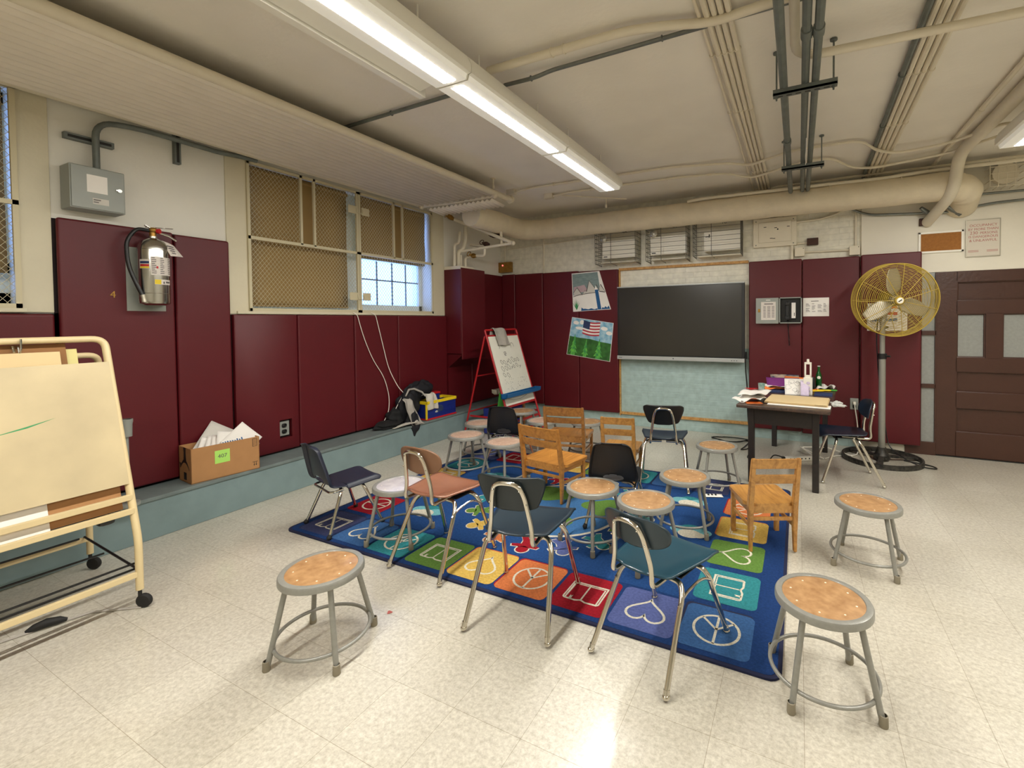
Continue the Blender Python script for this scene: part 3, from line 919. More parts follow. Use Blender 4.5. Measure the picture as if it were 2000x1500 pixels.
for x0, lab in ((1.16, 'silver ribbed conduit fitting left of the thick down pipe'), (1.38, 'silver ribbed conduit fitting right of the thick down pipe')):
    b = MB(); b.tube([(x0, 6.02, 2.66), (x0 + .05, 6.05, 2.62), (x0 + .11, 6.09, 2.585)], [.018, .026, .02], 10); b.cyl((x0 + .1, 6.085, 2.59), (x0 + .13, 6.10, 2.57), .026, n=6)
    tag(b.build('pipe_fitting', 'galv'), lab, 'fitting', 'silver fittings')
b = MB(); b.box(1.172, 1.255, DY - .03, DY + .002, 2.49, 2.57, .004)
tag(b.build('wall_bracket', 'rust'), 'rusty bracket on the pillar above the cork board', 'bracket')
# caged bell above the sign
root = thing('alarm_bell', 'white bell inside a wire cage high on the right wall', 'bell', (1.85, 6.09, 2.93))
b = MB(); b.lathe([(0, -.06), (.09, -.055), (.105, 0), (.105, .05), (0, .055)], 20, R=rotm(x=90)); b.build('bell', 'pipe', root)
b = MB()
for t in (-.13, -.065, 0, .065, .13):
    b.tube([(t, .07, .13), (t, -.08, .13), (t, -.08, -.13), (t, .07, -.13)], .004, 6); b.tube([(-.13, .07, t), (-.13, -.08, t), (.13, -.08, t), (.13, .07, t)], .004, 6)
b.build('cage', 'pipe', root)

# ------------------------------------------------------------------ pipes and valves in the far left corner
root = thing('pipe_manifold', 'white valve pipes rising from the corner pipe chase', 'pipe', (-4.2, 4.98, 2.22))
b = MB(); b.box(-.145, .14, -.13, .16, -.018, .03, .004); b.build('base_plate', 'pipe', root)
for k, (x, y, pts) in enumerate(((0, -.08, [(0, -.08, 0), (0, -.08, .33), (.0, .02, .36), (.0, .04, .52)]), (.0, 0, [(0, 0, 0), (0, 0, .24), (.05, .05, .29), (.05, .1, .42), (.03, .12, .6)]), (0, .05, [(0, .05, 0), (0, .05, .2)]), (.02, .12, [(.02, .12, 0), (.02, .12, .18), (.18, .14, .19), (.34, .14, .18), (.34, .14, .30), (.05, .2, .36)]))):
    b = MB(); b.tube(fillet(pts, .05), .019 if k != 1 else .026, 10); b.build('riser', 'pipe', root)
b = MB(); b.tube(fillet([(-.06, .0, .69), (.35, .16, .505), (.73, .25, .335)], .05), .023, 12); b.sphere((.73, .25, .335), .032); b.build('loop_pipe', 'pipe', root)
b = MB(); b.tube([(.73, .25, .335), (.0, .02, .245)], .019, 12); b.build('loop_pipe', 'pipe', root)
b = MB(); b.tube([(.55, .23, .50), (.56, .23, .32)], .018, 10); b.build('bracket', 'pipe', root)
for p, q in (((-.17, -.03, .76), (-.07, 0, .69)), ((.36, .24, .47), (.50, .27, .46)), ((.27, .2, .36), (.36, .22, .34)), ((.10, .135, .20), (.20, .14, .185))):
    b = MB(); b.tube([p, V(p).lerp(V(q), .35), V(p).lerp(V(q), .6), q], [.018, .034, .034, .02], 10)
    m_ = V(p).lerp(V(q), .5); b.cyl(m_, m_ + V((-.03, -.06, .02)), .008, n=6); b.torus(m_ + V((-.03, -.06, .02)), .032, .006, 14, 6, R=rotm(x=70))
    b.build('valve', 'rust' if p[0] > .2 else 'brass', root)
b = MB(); b.cyl((-.24, -.06, .77), (-.17, -.03, .74), .034, n=14); b.cyl((-.25, -.065, .78), (-.235, -.06, .77), .046, n=14); b.build('union', 'pipe', root)
conduit('thin white conduit dropping to the switch box in the far left corner', [(-4.26, 6.185, 3.0), (-4.26, 6.185, 2.45)], .009)
conduit('thin white conduit dropping to the back wall pads left of the paintings', [(-3.54, 6.185, 2.9), (-3.54, 6.185, 2.24)], .012)
conduit('thin level conduit below the big pipe on the back wall', [(-4.2, 6.185, 2.655), (-2.45, 6.185, 2.72)], .008)
root = thing('switch_box', 'brass switch box with a small red light in the far corner', 'switch box', (-4.26, 6.2, 2.365))
b = MB(); b.box(-.14, .14, -.06, -.001, -.082, .082, .004); b.build('box', 'brass', root)
b = MB(); b.box(-.055, .03, -.068, -.058, -.06, .06, .004); b.build('switch_plate', 'brass', root)
b = MB(); b.sphere((-.012, -.068, .03), .012); tag(b.build('pilot_light', 'led', root), 'small glowing red pilot light')
# ------------------------------------------------------------------ things on the left wall
def T4(R, loc): 
    m = R.to_4x4(); m.translation = V(loc); return m
RX = Matrix(((0, 0, 1), (1, 0, 0), (0, 1, 0)))         # text: right = +Y, up = +Z, out = +X   (left wall)
RYm = Matrix(((1, 0, 0), (0, 0, -1), (0, 1, 0)))       # text: right = +X, up = +Z, out = -Y   (back wall)

root = thing('electrical_box', 'grey steel electrical box high on the left wall with white paper on its door', 'electrical box', (XL, 1.372, 2.42))
b = MB(); b.box(.001, .15, -.135, .138, -.155, .13, .006); b.build('box', 'boxgrey', root)
b = MB(); b.box(.150, .158, -.128, .131, -.148, .124, .003); b.build('door', 'boxgrey', root)
b = MB(); b.box(.158, .1595, -.055, .045, -.04, .075); b.build('notice', 'paper', root)
b = MB(); b.box(.158, .1592, -.03, .05, -.115, -.075); b.mi = 1; b.box(.1592, .1594, -.025, .01, -.09, -.083); b.box(.1592, .1594, -.025, .0, -.104, -.098); b.build('sticker', ['paper_g', 'label_blk'], root)
b = MB(); b.cyl((.158, .105, .0), (.168, .105, .0), .012, n=10); b.box(.165, .17, .085, .112, -.004, .004); b.build('latch', 'steel', root)
conduit('dark conduit rising from the grey electrical box and running along the wall to the window', [(XL + .07, 1.395, 2.55), (XL + .07, 1.395, 2.885), (XL + .075, 1.62, 2.918), (XL + .075, 2.15, 2.912), (XL + .06, 2.30, 2.935), (XL + .05, 2.44, 2.94)], .019, 'galv_d', rad=.11, n=10)
b = MB(); b.box(XL, XL + .04, 1.255, 1.5, 2.735, 2.775); b.mi = 1; b.box(XL + .0395, XL + .0405, 1.27, 1.485, 2.746, 2.764)
tag(b.build('strut_bar', ['galv_d', 'dark']), 'short level steel strut bar behind the dark conduit', 'strut')
b = MB(); b.box(XL, XL + .04, 1.85, 1.89, 2.745, 2.97); b.mi = 1; b.box(XL + .0395, XL + .0405, 1.861, 1.879, 2.755, 2.96)
tag(b.build('strut_bar', ['galv_d', 'dark']), 'short upright steel strut bar crossing the dark conduit', 'strut')
b = MB(); b.text('4', .066, T4(RX, (PX + .001, 1.462, 1.692)), depth=.003)
tag(b.build('house_number', 'brass'), 'small brass number 4 on the tall maroon pad', 'number')
b = MB(); b.box(PX - .001, PX + .004, 1.535, 1.76, 1.60, 2.06, .002)
tag(b.build('backing_plate', 'greypaint'), 'grey board behind the fire extinguisher', 'backing board')

root = thing('fire_extinguisher', 'stainless fire extinguisher with black hose on the maroon wall', 'fire extinguisher', (-4.215, 1.658, 1.64))
b = MB(); b.lathe([(0, 0), (.06, .0), (.086, .012), (.089, .03), (.089, .40), (.084, .43), (.066, .462), (.035, .482), (.025, .486), (.025, .50), (0, .50)], 36)
for z in (.085, .40): b.torus((0, 0, z), .0885, .002, 36, 6)
b.build('tank', 'steel', root)
b = MB(); b.cyl((0, 0, .495), (0, 0, .535), .02, n=14); b.sphere((.01, 0, .545), (.022, .026, .02)); b.build('valve_body', 'brass', root)
b = MB(); b.cyl((.02, .02, .54), (.032, .028, .54), .018, n=14); b.build('gauge', 'redp', root)
b = MB(); b.bar((0, -.04, .562), (.0, .12, .575), .022, .005, bev=.002); b.bar((0, 0, .55), (0, -.045, .575), .02, .006); b.build('lever', 'steel', root)
b = MB(); b.tube([(0, .02, .535), (.01, .09, .515), (.01, .135, .487)], .008, 8); b.build('carry_handle', 'steel', root)
b = MB(); b.tube(fillet([(0, -.02, .54), (-.0, -.09, .545), (.0, -.15, .45), (.0, -.145, .28), (.03, -.105, .13), (.04, -.085, .07)], .09, 6), .0125, 12); b.build('hose', 'black', root)
b = MB(); b.tube([(.04, -.085, .072), (.043, -.08, .045), (.045, -.076, .02)], [.014, .013, .017], 12); b.build('nozzle', 'alu', root)
def curved(b, a0, a1, z0, z1, r=.0895, n=10):
    b.grid(lambda u, v: (r * cos(a0 + (a1 - a0) * u), r * sin(a0 + (a1 - a0) * u), z0 + (z1 - z0) * v), n, 1)
b = MB(); curved(b, -.55, .95, .215, .345); b.mi = 1
for i in range(9):
    for j, a in enumerate((-.5, .02, .62)): curved(b, a, a + (.28 if i % 3 else .2), .335 - i * .0135, .340 - i * .0135, .0899, 4)
b.mi = 2; curved(b, -.22, -.10, .262, .278, .0900, 4)
b.build('instruction_label', ['label_w', 'label_blk', 'redp'], root)
b = MB(); curved(b, -1.35, -.62, .26, .325); b.mi = 1; curved(b, -1.3, -.65, .295, .312, .0899); b.mi = 2; curved(b, -1.3, -.65, .275, .29, .0899); b.mi = 3; curved(b, -1.3, -.65, .262, .274, .0899)
b.build('stripe_label', ['label_w', 'p_navy', 'redp', 'label_y'], root)
b = MB(); curved(b, -.35, .85, .148, .185); b.mi = 1; curved(b, -.34, .06, .15, .183, .0899, 5); b.mi = 2; curved(b, .2, .3, .155, .17, .0899, 3); curved(b, .4, .78, .16, .172, .0899, 4)
b.build('warning_label', ['label_w', 'label_y', 'label_blk'], root)
b = MB(); b.grid(lambda u, v: (.03 + .06 * v + .012 * sin(u * 3), .035 + u * .075 + v * .03, .475 - v * .115 - .03 * u * (1 - v)), 6, 6); b.mi = 1
for k in range(4): b.grid(lambda u, v: (.0325 + .06 * (.3 + .15 * k + v * .06) + .012 * sin(u * 3), .035 + (.15 + u * .6) * .075 + (.3 + .15 * k) * .03, .475 - (.3 + .15 * k + v * .06) * .115 - .02 * u * .5), 6, 1)
b.build('inspection_tag', ['label_w', 'label_blk'], root)
b = MB(); b.box(-.145, -.06, .055, .085, .0, .04); b.box(-.145, -.085, -.02, .02, .3, .45); b.build('wall_bracket', 'greypaint', root)

root = thing('wall_outlet', 'metal electrical outlet set in the maroon pad by the cardboard box', 'outlet', (XL + .014, 2.642, .515))
b = MB(); b.box(-.009, .012, -.045, .045, -.068, .068, .004); b.build('plate', 'boxgrey', root)
for z in (-.028, .028):
    b = MB(); b.obox((.013, -.005, z), (.006, .042, .036), None, .012, 3); b.build('socket', 'black', root)

# two white cords hanging from the window guard over the pads
WC = 'white cords hanging over the maroon pads'
xx = PX + .012
b = MB()
b.tube(fillet([(XL + .04, 3.40, 1.612), (xx, 3.43, 1.585), (xx, 3.50, 1.35), (xx, 3.62, 1.08), (xx, 3.78, .86), (xx + .01, 3.835, .62), (xx + .03, 3.80, .45), (xx + .05, 3.69, .345), (xx + .07, 3.63, .318), (xx + .09, 3.70, .32), (xx + .08, 3.79, .40), (xx + .10, 3.92, .60), (xx + .12, 3.97, .68)], .12, 5), .0042, 7)
o = tag(b.build('cord', 'white'), 'white cord looping from the window guard down to the ledge', 'cord', WC)
b = MB(); b.tube(fillet([(XL + .04, 3.63, 1.612), (xx, 3.67, 1.585), (xx, 3.76, 1.25), (xx, 3.84, .95), (xx + .06, 3.93, .72), (xx + .13, 3.99, .62)], .15, 5), .0042, 7)
tag(b.build('cord', 'white'), 'straighter white cord running from the window guard into the jackets', 'cord', WC)
b = MB(); b.obox((xx + .075, 3.74, .333), (.028, .075, .024), rotm(z=20), .006); b.mi = 1; b.box(xx + .068, xx + .082, 3.70, 3.705, .330, .336)
tag(b.build('power_plug', ['white', 'black']), 'white plug end lying on the ledge by the jackets', 'plug')

# ------------------------------------------------------------------ cardboard box of papers on the ledge
LZ = .2975
def boxbody(b, w, d, h, t=.005):
    b.box(-w / 2, w / 2, -d / 2, d / 2, 0, t)
    b.box(-w / 2, w / 2, -d / 2, -d / 2 + t, 0, h); b.box(-w / 2, w / 2, d / 2 - t, d / 2, 0, h)
    b.box(-w / 2, -w / 2 + t, -d / 2, d / 2, 0, h); b.box(w / 2 - t, w / 2, -d / 2, d / 2, 0, h)
root = thing('cardboard_box', 'open brown cardboard box with a green 407 note, on the ledge', 'box', (-4.17, 2.03, LZ), rz=84)
# local: x = along the wall, -y = towards the room
b = MB(); boxbody(b, .462, .225, .265); b.build('box', 'cardboard', root)
Fy = -.1126
b = MB(); b.box(-.08, .02, Fy - .0012, Fy, .115, .215); b.build('sticky_note', 'lime', root)
nt_ = root.children[-1]
b = MB(); b.text('407', .042, T4(RYm, (-.03, Fy - .0016, .155)), depth=.0003); b.build('handwriting', 'label_blk', nt_)
b = MB(); b.box(.18, .215, Fy - .0006, Fy, .19, .255)
b.mi = 1
for k in range(5): b.box(.183, .212, Fy - .001, Fy - .0005, .193 + k * .0122, .2025 + k * .0122)
b.mi = 0
for x in (.19, .205): b.box(x - .0015, x + .0015, Fy - .0008, Fy, .03, .06); b.prism([(x - .006, Fy - .0008, .04), (x + .006, Fy - .0008, .04), (x, Fy - .0008, .03)], (0, .0008, 0))
b.box(.178, .218, Fy - .0008, Fy, .06, .063)
b.build('printed_marks', ['dark', 'cardboard'], root)
b = MB()                                          # printed black tape with a smile arrow on the short end
ex = -.2318
b.prism([(ex, -.025, .265), (ex, .02, .265), (ex, .012, .225), (ex, .02, .155), (ex, -.03, .155), (ex, -.02, .225)], (-.001, 0, 0))
sm = [(.085 - .17 * t, .155 - .05 * (2 * t - 1) ** 2 * 1.1) for t in [k / 12 for k in range(13)]]
for i in range(12):
    (p, q), (r, s_) = sm[i], sm[i + 1]
    w_ = .006 + .012 * sin(PI * (i + .5) / 12)
    b.prism([(ex, p, q + w_), (ex, r, s_ + w_), (ex, r, s_ - w_ * .3), (ex, p, q - w_ * .3)], (-.001, 0, 0))
b.prism([(ex, .07, .135), (ex, .098, .142), (ex, .09, .105), (ex, .082, .12)], (-.001, 0, 0))
b.build('printed_tape', 'dark', root)
b = MB(); b.box(ex - .001, ex, -.03, .02, .02, .075); b.build('printed_tape', 'dark', root)
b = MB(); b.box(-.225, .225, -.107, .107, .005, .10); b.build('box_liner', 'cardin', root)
def sheet(name, m, label, c, w, h, R, cat='paper', group=None, curl=.02, n=8, solid=.0012, wav=2., seed=0, mats=None):
    """a loose sheet: local x across, y up, curled"""
    rn = random.Random(seed)
    a1, a2, a3 = [rn.uniform(-1, 1) for _ in range(3)]
    b = MB(T4(R, c))
    b.grid(lambda u, v: ((u - .5) * w, (v - .5) * h, curl * (a1 * sin(u * wav + a2) + a2 * sin(v * wav * 1.3 + a3) + .5 * a3 * (u - .5) * (v - .5) * 4)), n, n)
    return tag(b.build(name, m, solid=solid), label, cat, group)
def wl(x, y, z, R0=root):                          # box local -> world
    return R0.matrix_basis @ V((x, y, z))
RB = rotm(z=84)
PG = 'papers sticking out of the cardboard box'
for k, (x, y, z, w_, h_, rx, rzz, m_, lab) in enumerate((
    (-.005, .06, .255, .22, .28, 62, -38, 'paper_g', 'grey-white sheet standing highest against the pad in the cardboard box'),
    (-.085, -.01, .20, .14, .22, 60, -25, 'paper', 'narrow folded white sheet at the left of the papers in the box'),
    (-.045, -.02, .205, .14, .22, 58, -24, 'paper', 'white folded sheet second from the left in the box'),
    (-.005, -.03, .205, .15, .22, 55, -20, 'paper', 'white folded sheet third from the left in the box'),
    (.06, -.045, .235, .20, .20, 62, -14, 'paper', 'wide white sheet with a pointed top leaning in the box'),
    (.13, -.05, .25, .20, .22, 68, -52, 'paper', 'crinkled white sheet with its corner pointing to the outlet'),
    (.19, .0, .235, .13, .15, 65, 12, 'paper_g', 'crumpled sheet at the right end of the box'))):
    sheet('paper_sheet', m_, lab, wl(x, y, z), w_, h_, RB @ rotm(z=0) @ rotm(x=rx) @ rotm(z=rzz), group=PG, curl=.012, seed=k + 3)
b = MB(T4(RB @ rotm(x=64) @ rotm(z=2), wl(.06, -.075, .258)))
b.obox((0, 0, 0), (.16, .045, .003)); b.mi = 1
for k in range(9): b.obox((-.07 + k * .0165, random.uniform(-.004, .004), .0018), (.009, random.uniform(.018, .034), .0006))
tag(b.build('printed_card', ['paper', 'p_blue']), 'white card with blue print standing in the cardboard box', 'card')

# ------------------------------------------------------------------ crate, jackets and cloth on the ledge
root = thing('storage_crate', 'blue plastic crate with yellow rim and red base on the ledge', 'crate', (-4.165, 4.445, LZ), rz=88)
b = MB(); boxbody(b, .50, .23, .205, .006)
for z in (.07, .13): b.box(-.245, .245, -.1175, -.114, z - .006, z + .006)
for x in (-.24, .24): b.box(x - .006, x + .006, -.1175, -.113, .01, .2)
b.build('body', 'bluep', root)
b = MB(); b.box(-.26, .26, -.125, -.108, .195, .232, .004); b.box(-.26, .26, .108, .125, .195, .232, .004); b.box(-.26, -.242, -.125, .125, .195, .232, .004); b.box(.242, .26, -.125, .125, .195, .232, .004)
b.box(-.262, -.244, -.122, -.10, .01, .2, .004)
b.build('rim', 'yellowp', root)
b = MB(); b.box(-.258, .258, -.124, .120, -.0, .02, .005); b.build('base_rim', 'redp', root)
b = MB(); b.sphere((-.03, -.113, .115), (.07, .006, .05), 14, 8); b.mi = 1; b.sphere((-.09, -.116, .085), (.025, .004, .014), 10, 6)
b.build('printed_patch', ['p_navy', 'silver'], root)
root = thing('plastic_bin', 'small blue bin with red lid standing behind the yellow rim', 'bin', (-4.23, 4.50, LZ + .02), rz=88)
b = MB(); b.box(-.06, .06, -.045, .045, 0, .26, .01); b.build('body', 'bluep', root)
b = MB(); b.box(-.066, .066, -.05, .05, .26, .285, .006); b.build('lid', 'redp', root)

def lump(b, c, r, seed=0, n=28, m=18, amp=.12, f=3.2, R=None):
    rn = random.Random(seed); ph = [rn.uniform(0, 6) for _ in range(9)]
    R = R or Matrix.Identity(3); c = V(c)
    def fn(u, v):
        th, t = u * 2 * PI, v * PI
        d = V((sin(t) * cos(th), sin(t) * sin(th), cos(t)))
        k = 1 + amp * (sin(f * d.x * 2 + ph[0]) * sin(f * d.y * 1.7 + ph[1]) + .6 * sin(f * 2.1 * d.z + ph[2] + d.x * 3) + .45 * sin(f * 3.7 * d.y + ph[3]) * sin(f * 3.1 * d.x + ph[4]) + .2 * sin(f * 7 * d.x + ph[5]) * sin(f * 6 * d.z + ph[6]))
        return c + R @ V((d.x * r[0] * k, d.y * r[1] * k, d.z * r[2] * k))
    b.grid(fn, n, m, closeu=True)
    return b
b = MB(); lump(b, (-4.19, 4.02, .49), (.10, .15, .20), 2, 40, 26, .13)
lump(b, (-4.10, 3.99, .30), (.085, .09, .16), 8, 30, 20, .12)
o = tag(b.build('jacket', 'darkcloth', sub=1), 'dark navy jacket heaped on the ledge left of the blue crate', 'jacket')
b = MB(); b.tube([(-4.10, 3.90, .64), (-4.12, 3.97, .705), (-4.14, 4.07, .70), (-4.10, 4.16, .65), (-4.07, 4.18, .60)], [.008, .012, .012, .012, .008], 8); b.build('collar_piping', 'cloth', o)
b = MB(); lump(b, (-4.215, 4.27, .66), (.08, .17, .12), 5, 36, 22, .12); lump(b, (-4.22, 4.12, .58), (.07, .12, .16), 6, 30, 20, .12)
tag(b.build('jacket', 'darkcloth', sub=1), 'dark jacket piled behind the blue crate against the wall', 'jacket')
b = MB(); lump(b, (-4.20, 3.74, .335), (.10, .19, .05), 7, 36, 16, .12); lump(b, (-4.22, 3.86, .40), (.085, .12, .10), 9, 30, 18, .12)
tag(b.build('black_coat', 'blackcloth', sub=1), 'flat black coat lying on the ledge under the white plug', 'coat')
def drape(b, pts, w, seed=0, amp=.012, ax=(0, 1, 0), taper=1.):
    """a strip of cloth following pts, w wide along ax"""
    P = fillet(pts, .05, 5); ax = V(ax); rn = random.Random(seed); ph = rn.uniform(0, 6)
    m = len(P) - 1
    def fn(u, v):
        i = min(int(v * m), m - 1); f = v * m - i
        p = P[i].lerp(P[i + 1], f)
        k = 1 + (taper - 1) * v
        return p + ax * (u - .5) * w * k + V((amp * sin(u * 9 + ph + v * 3), amp * .5 * sin(v * 12 + ph), amp * .5 * sin(u * 6 + v * 5)))
    b.grid(fn, 14, 22); return b
b = MB(); drape(b, [(-4.11, 3.90, .61), (-4.075, 3.93, .56), (-4.06, 3.95, .44), (-4.035, 4.0, .33), (-4.02, 4.03, .29)], .13, 1, .014, taper=1.3)
tag(b.build('grey_garment', 'cloth', solid=.006, sub=1), 'light grey garment sleeve hanging from the navy jacket over the ledge', 'garment')
b = MB(); drape(b, [(-4.13, 4.24, .60), (-4.10, 4.26, .625), (-4.055, 4.28, .575), (-4.04, 4.28, .42)], .17, 4, .012)
tag(b.build('grey_garment', 'cloth_l', solid=.006, sub=1), 'pale grey garment draped over the corner of the crate', 'garment')
b = MB(); drape(b, [(-4.04, 3.98, .335), (-4.06, 3.86, .325), (-4.07, 3.74, .315), (-4.07, 3.68, .31)], .10, 6, .006, ax=(1, .1, 0), taper=.25)
tag(b.build('white_cloth', 'cloth_l', solid=.004, sub=1), 'pointed white cloth lying on the black coat', 'cloth')

# ------------------------------------------------------------------ big cream presentation easel, far left
root = thing('rolling_easel', 'large cream rolling easel board cut by the left picture edge', 'easel', (-3.55, .4, 0))
ox, oy = 3.55, -.4
Ya, Yb = -.75, 1.13
def TP(z):                                         # front post: x at height z
    return -3.13 if z < .36 else -3.13 - (z - .36) * .302
def loc(x, y, z): return V((x + ox, y + oy, z))
b = MB()
z_ = [.10, .36, .8, 1.2, 1.41]
b.tube(fillet([loc(-3.13, Yb, .10), loc(-3.13, Yb, .36), loc(TP(1.425), Yb, 1.425), loc(TP(1.425), Ya, 1.425), loc(-3.13, Ya, .36), loc(-3.13, Ya, .10)], .055, 7), .017, 12)
b.build('front_frame', 'creamframe', root)
b = MB(); b.tube(fillet([loc(-3.90, Yb + .05, .10), loc(-3.90, Yb + .05, .34), loc(-3.62, Yb + .03, 1.33), loc(-3.62, Ya, 1.33), loc(-3.90, Ya, .34), loc(-3.90, Ya, .10)], .055, 7), .016, 12)
b.build('rear_frame', 'creamframe', root)
def plane_pt(y, z, off=0): return loc(TP(z) + off, y, z)
def slab(b, y0, y1, z0, z1, off, t):
    a = [plane_pt(y0, z0, off), plane_pt(y1, z0, off), plane_pt(y1, z1, off), plane_pt(y0, z1, off)]
    b.prism(a, (-t, 0, -t * .3))
b = MB(); slab(b, Ya + .0, Yb - .005, .655, 1.30, .022, .018); b.build('board', 'creamboard', root)
bd = root.children[-1]
b = MB()
pts = [plane_pt(y, z, .0225) for y, z in ((.2, .905), (.45, .955), (.60, .985), (.72, 1.0), (.80, 1.018), (.90, 1.042))]
lo = [plane_pt(y, z, .0225) for y, z in ((.2, .88), (.45, .935), (.60, .968), (.715, .996), (.80, 1.010))]
b.poly(pts + lo[::-1]); b.build('green_stroke', 'p_fern', bd)
b = MB()
rn = random.Random(3)
for k in range(5):
    y, z = .62 + rn.uniform(-.02, .05), 1.16 - k * .03
    b.strip([plane_pt(y, z, .0225), plane_pt(y + .02, z + .012, .0225), plane_pt(y + .045, z + .004 - .02 * (k % 2), .0225)], .0022, (1, 0, .3))
b.build('scribble', 'pencil', bd)
for z, off, nm in ((.585, .012, 'rail'), (.515, .012, 'rail'), (.185, 0.0, 'rail')):
    b = MB(); b.bar(plane_pt(Ya, z, off), plane_pt(Yb, z, off), .022, .03, bev=.004); b.build(nm, 'creamframe', root)
b = MB(); b.bar(loc(-3.90, Ya, .195), loc(-3.90, Yb + .05, .195), .02, .03, bev=.004); b.build('rear_rail', 'creamframe', root)
b = MB()
for x, z in ((-3.16, .205), (-3.88, .215), (-3.16, .235), (-3.55, .20)): b.cyl(loc(x, Ya, z), loc(x, Yb, z), .006, n=6)
for y in (Yb - .005, .55, .60, .0, .05): b.cyl(loc(-3.14, y, .21), loc(-3.89, y + .03, .215), .006, n=6)
b.build('wire_shelf', 'black', root)
b = MB(); b.tube([loc(-3.3, Ya, .50), loc(-3.3, Yb - .01, .50)], .008, 8); b.box(-3.42 + ox, -3.22 + ox, Yb - .12 + oy, Yb - .05 + oy, .455, .50, .02); b.build('under_tray', 'black', root)
for x, y in ((-3.13, Yb), (-3.13, Ya), (-3.90, Yb + .05), (-3.90, Ya)):
    b = MB(); b.cyl(loc(x, y, .11), loc(x, y, .06), .009, n=8)
    c = loc(x + .012, y + .012, .037); R = rotm(z=35) @ rotm(x=90)
    b.lathe([(0, -.012), (.03, -.012), (.037, -.006), (.037, .006), (.03, .012), (0, .012)], 18, c, R)
    b.build('caster', 'blackrub', root)
b = MB(); b.tube([loc(TP(1.41) + .02, .82, 1.435), loc(TP(1.41) + .022, .82, 1.39), loc(TP(1.41), .82, 1.36), loc(TP(1.41) - .02, .82, 1.40)], .004, 6); b.tube([loc(TP(1.41) + .01, .80, 1.37), loc(TP(1.41) - .01, .80, 1.40)], .005, 6)
b.build('hook', 'steel', root)
ES = 'sheets stored behind the cream easel board'
def stored(name, m, lab, y0, y1, z0, z1, x, t=.004):
    b = MB(); a = [(x, y0, z0), (x, y1, z0), (x - (z1 - z0) * .26, y1, z1), (x - (z1 - z0) * .26, y0, z1)]
    b.prism(a, (-t, 0, 0)); return tag(b.build(name, m), lab, 'sheet', ES)
stored('board_sheet', 'cardin', 'tall brown sheet standing furthest back in the cream easel', -.6, .985, .53, 1.405, -3.25, .006)
stored('board_sheet', 'manila', 'tan folder sheet showing above the cream board', -.6, .955, .53, 1.365, -3.225, .006)
stored('poster_sheet', 'paleyellow', 'yellowish poster edge peeking out right of the tan folder', .70, 1.03, .53, 1.375, -3.268, .003)
stored('board_sheet', 'cardboard', 'brown cardboard sheet below the cream board at its right end', .60, 1.10, .525, .68, -3.205, .005)
stored('paper_sheet', 'paper', 'white paper sheet below the cream board', -.6, .835, .52, .70, -3.197, .003)
b = MB(); b.tube([(-3.12, 1.13, .004), (-3.30, 1.0, .006), (-3.33, .90, .006), (-3.36, .80, .006), (-3.42, .55, .006), (-3.45, .0, .006)], .006, 8)
b.mi = 1; b.tube([(-3.325, .915, .012), (-3.333, .89, .02), (-3.35, .85, .024), (-3.362, .81, .018), (-3.37, .785, .01)], [.008, .018, .022, .018, .008], 12)
tag(b.build('floor_cord', ['cloth', 'blackrub']), 'grey floor cord with a black lump in front of the cream easel', 'cord')
b = MB(); b.lathe([(.03, 0), (.032, .08), (.036, .10), (.036, .115), (.03, .115)], 16, (-4.0, 1.40, .76))
b.cyl((-4.0, 1.40, LZ), (-4.0, 1.40, .77), .012, n=10); b.cyl((-4.0, 1.40, LZ), (-4.0, 1.40, LZ + .02), .06, n=16)
tag(b.build('cup_stand', 'boxgrey'), 'slim grey stand just showing behind the cream easel', 'stand')
# ------------------------------------------------------------------ patterned classroom rug
RX0, RX1, RY0, RY1 = -3.34, -.06, 2.02, 4.37
RM = ['r_edge', 'r_border', 'r_blue', 'r_mid', 'r_sq', 'r_navy', 'r_teal', 'r_green', 'r_yellow', 'r_orange', 'r_red', 'r_peri', 'r_white', 'r_aqua']
ri = {n: i for i, n in enumerate(RM)}
RT = .011
b = MB()
def rrect(x0, x1, y0, y1, r, z, n=5):
    out = []
    for cx, cy, a0 in ((x1 - r, y1 - r, 0), (x0 + r, y1 - r, 90), (x0 + r, y0 + r, 180), (x1 - r, y0 + r, 270)):
        for k in range(n + 1):
            a = math.radians(a0 + 90 * k / n)
            out.append((cx + r * cos(a), cy + r * sin(a), z))
    return out
b.mi = ri['r_edge']; b.prism(rrect(RX0, RX1, RY0, RY1, .06, .0005), (0, 0, RT - .001))
b.mi = ri['r_border']; b.prism(rrect(RX0 + .018, RX1 - .018, RY0 + .018, RY1 - .018, .05, .002), (0, 0, RT - .001))
Z = [RT + .0012]
def lay(): return Z[0]
b.mi = ri['r_blue']; b.poly(rrect(RX0 + .42, RX1 - .42, RY0 + .40, RY1 - .40, .05, RT + .0016))
ZT, ZI = RT + .0022, RT + .0028
def icon_heart(c, up, s):
    c = V(c); u = V(up); r = V((u.y, -u.x, 0)); pts = []
    for k in range(36):
        t = 2 * PI * k / 36
        x = 16 * sin(t) ** 3; y = 13 * cos(t) - 5 * cos(2 * t) - 2 * cos(3 * t) - cos(4 * t)
        pts.append(c + r * (x / 17 * s) + u * ((y + 2) / 17 * s))
    b.strip(pts, .013, (0, 0, 1), closed=True)
def icon_peace(c, up, s):
    c = V(c); u = V(up); r = V((u.y, -u.x, 0))
    b.strip([c + r * s * cos(a) + u * s * sin(a) for a in [2 * PI * k / 36 for k in range(36)]], .013, (0, 0, 1), closed=True)
    b.strip([c + u * s, c - u * s], .012, (0, 0, 1))
    for q in (-1, 1): b.strip([c, c + r * q * s * .70 - u * s * .70], .012, (0, 0, 1))
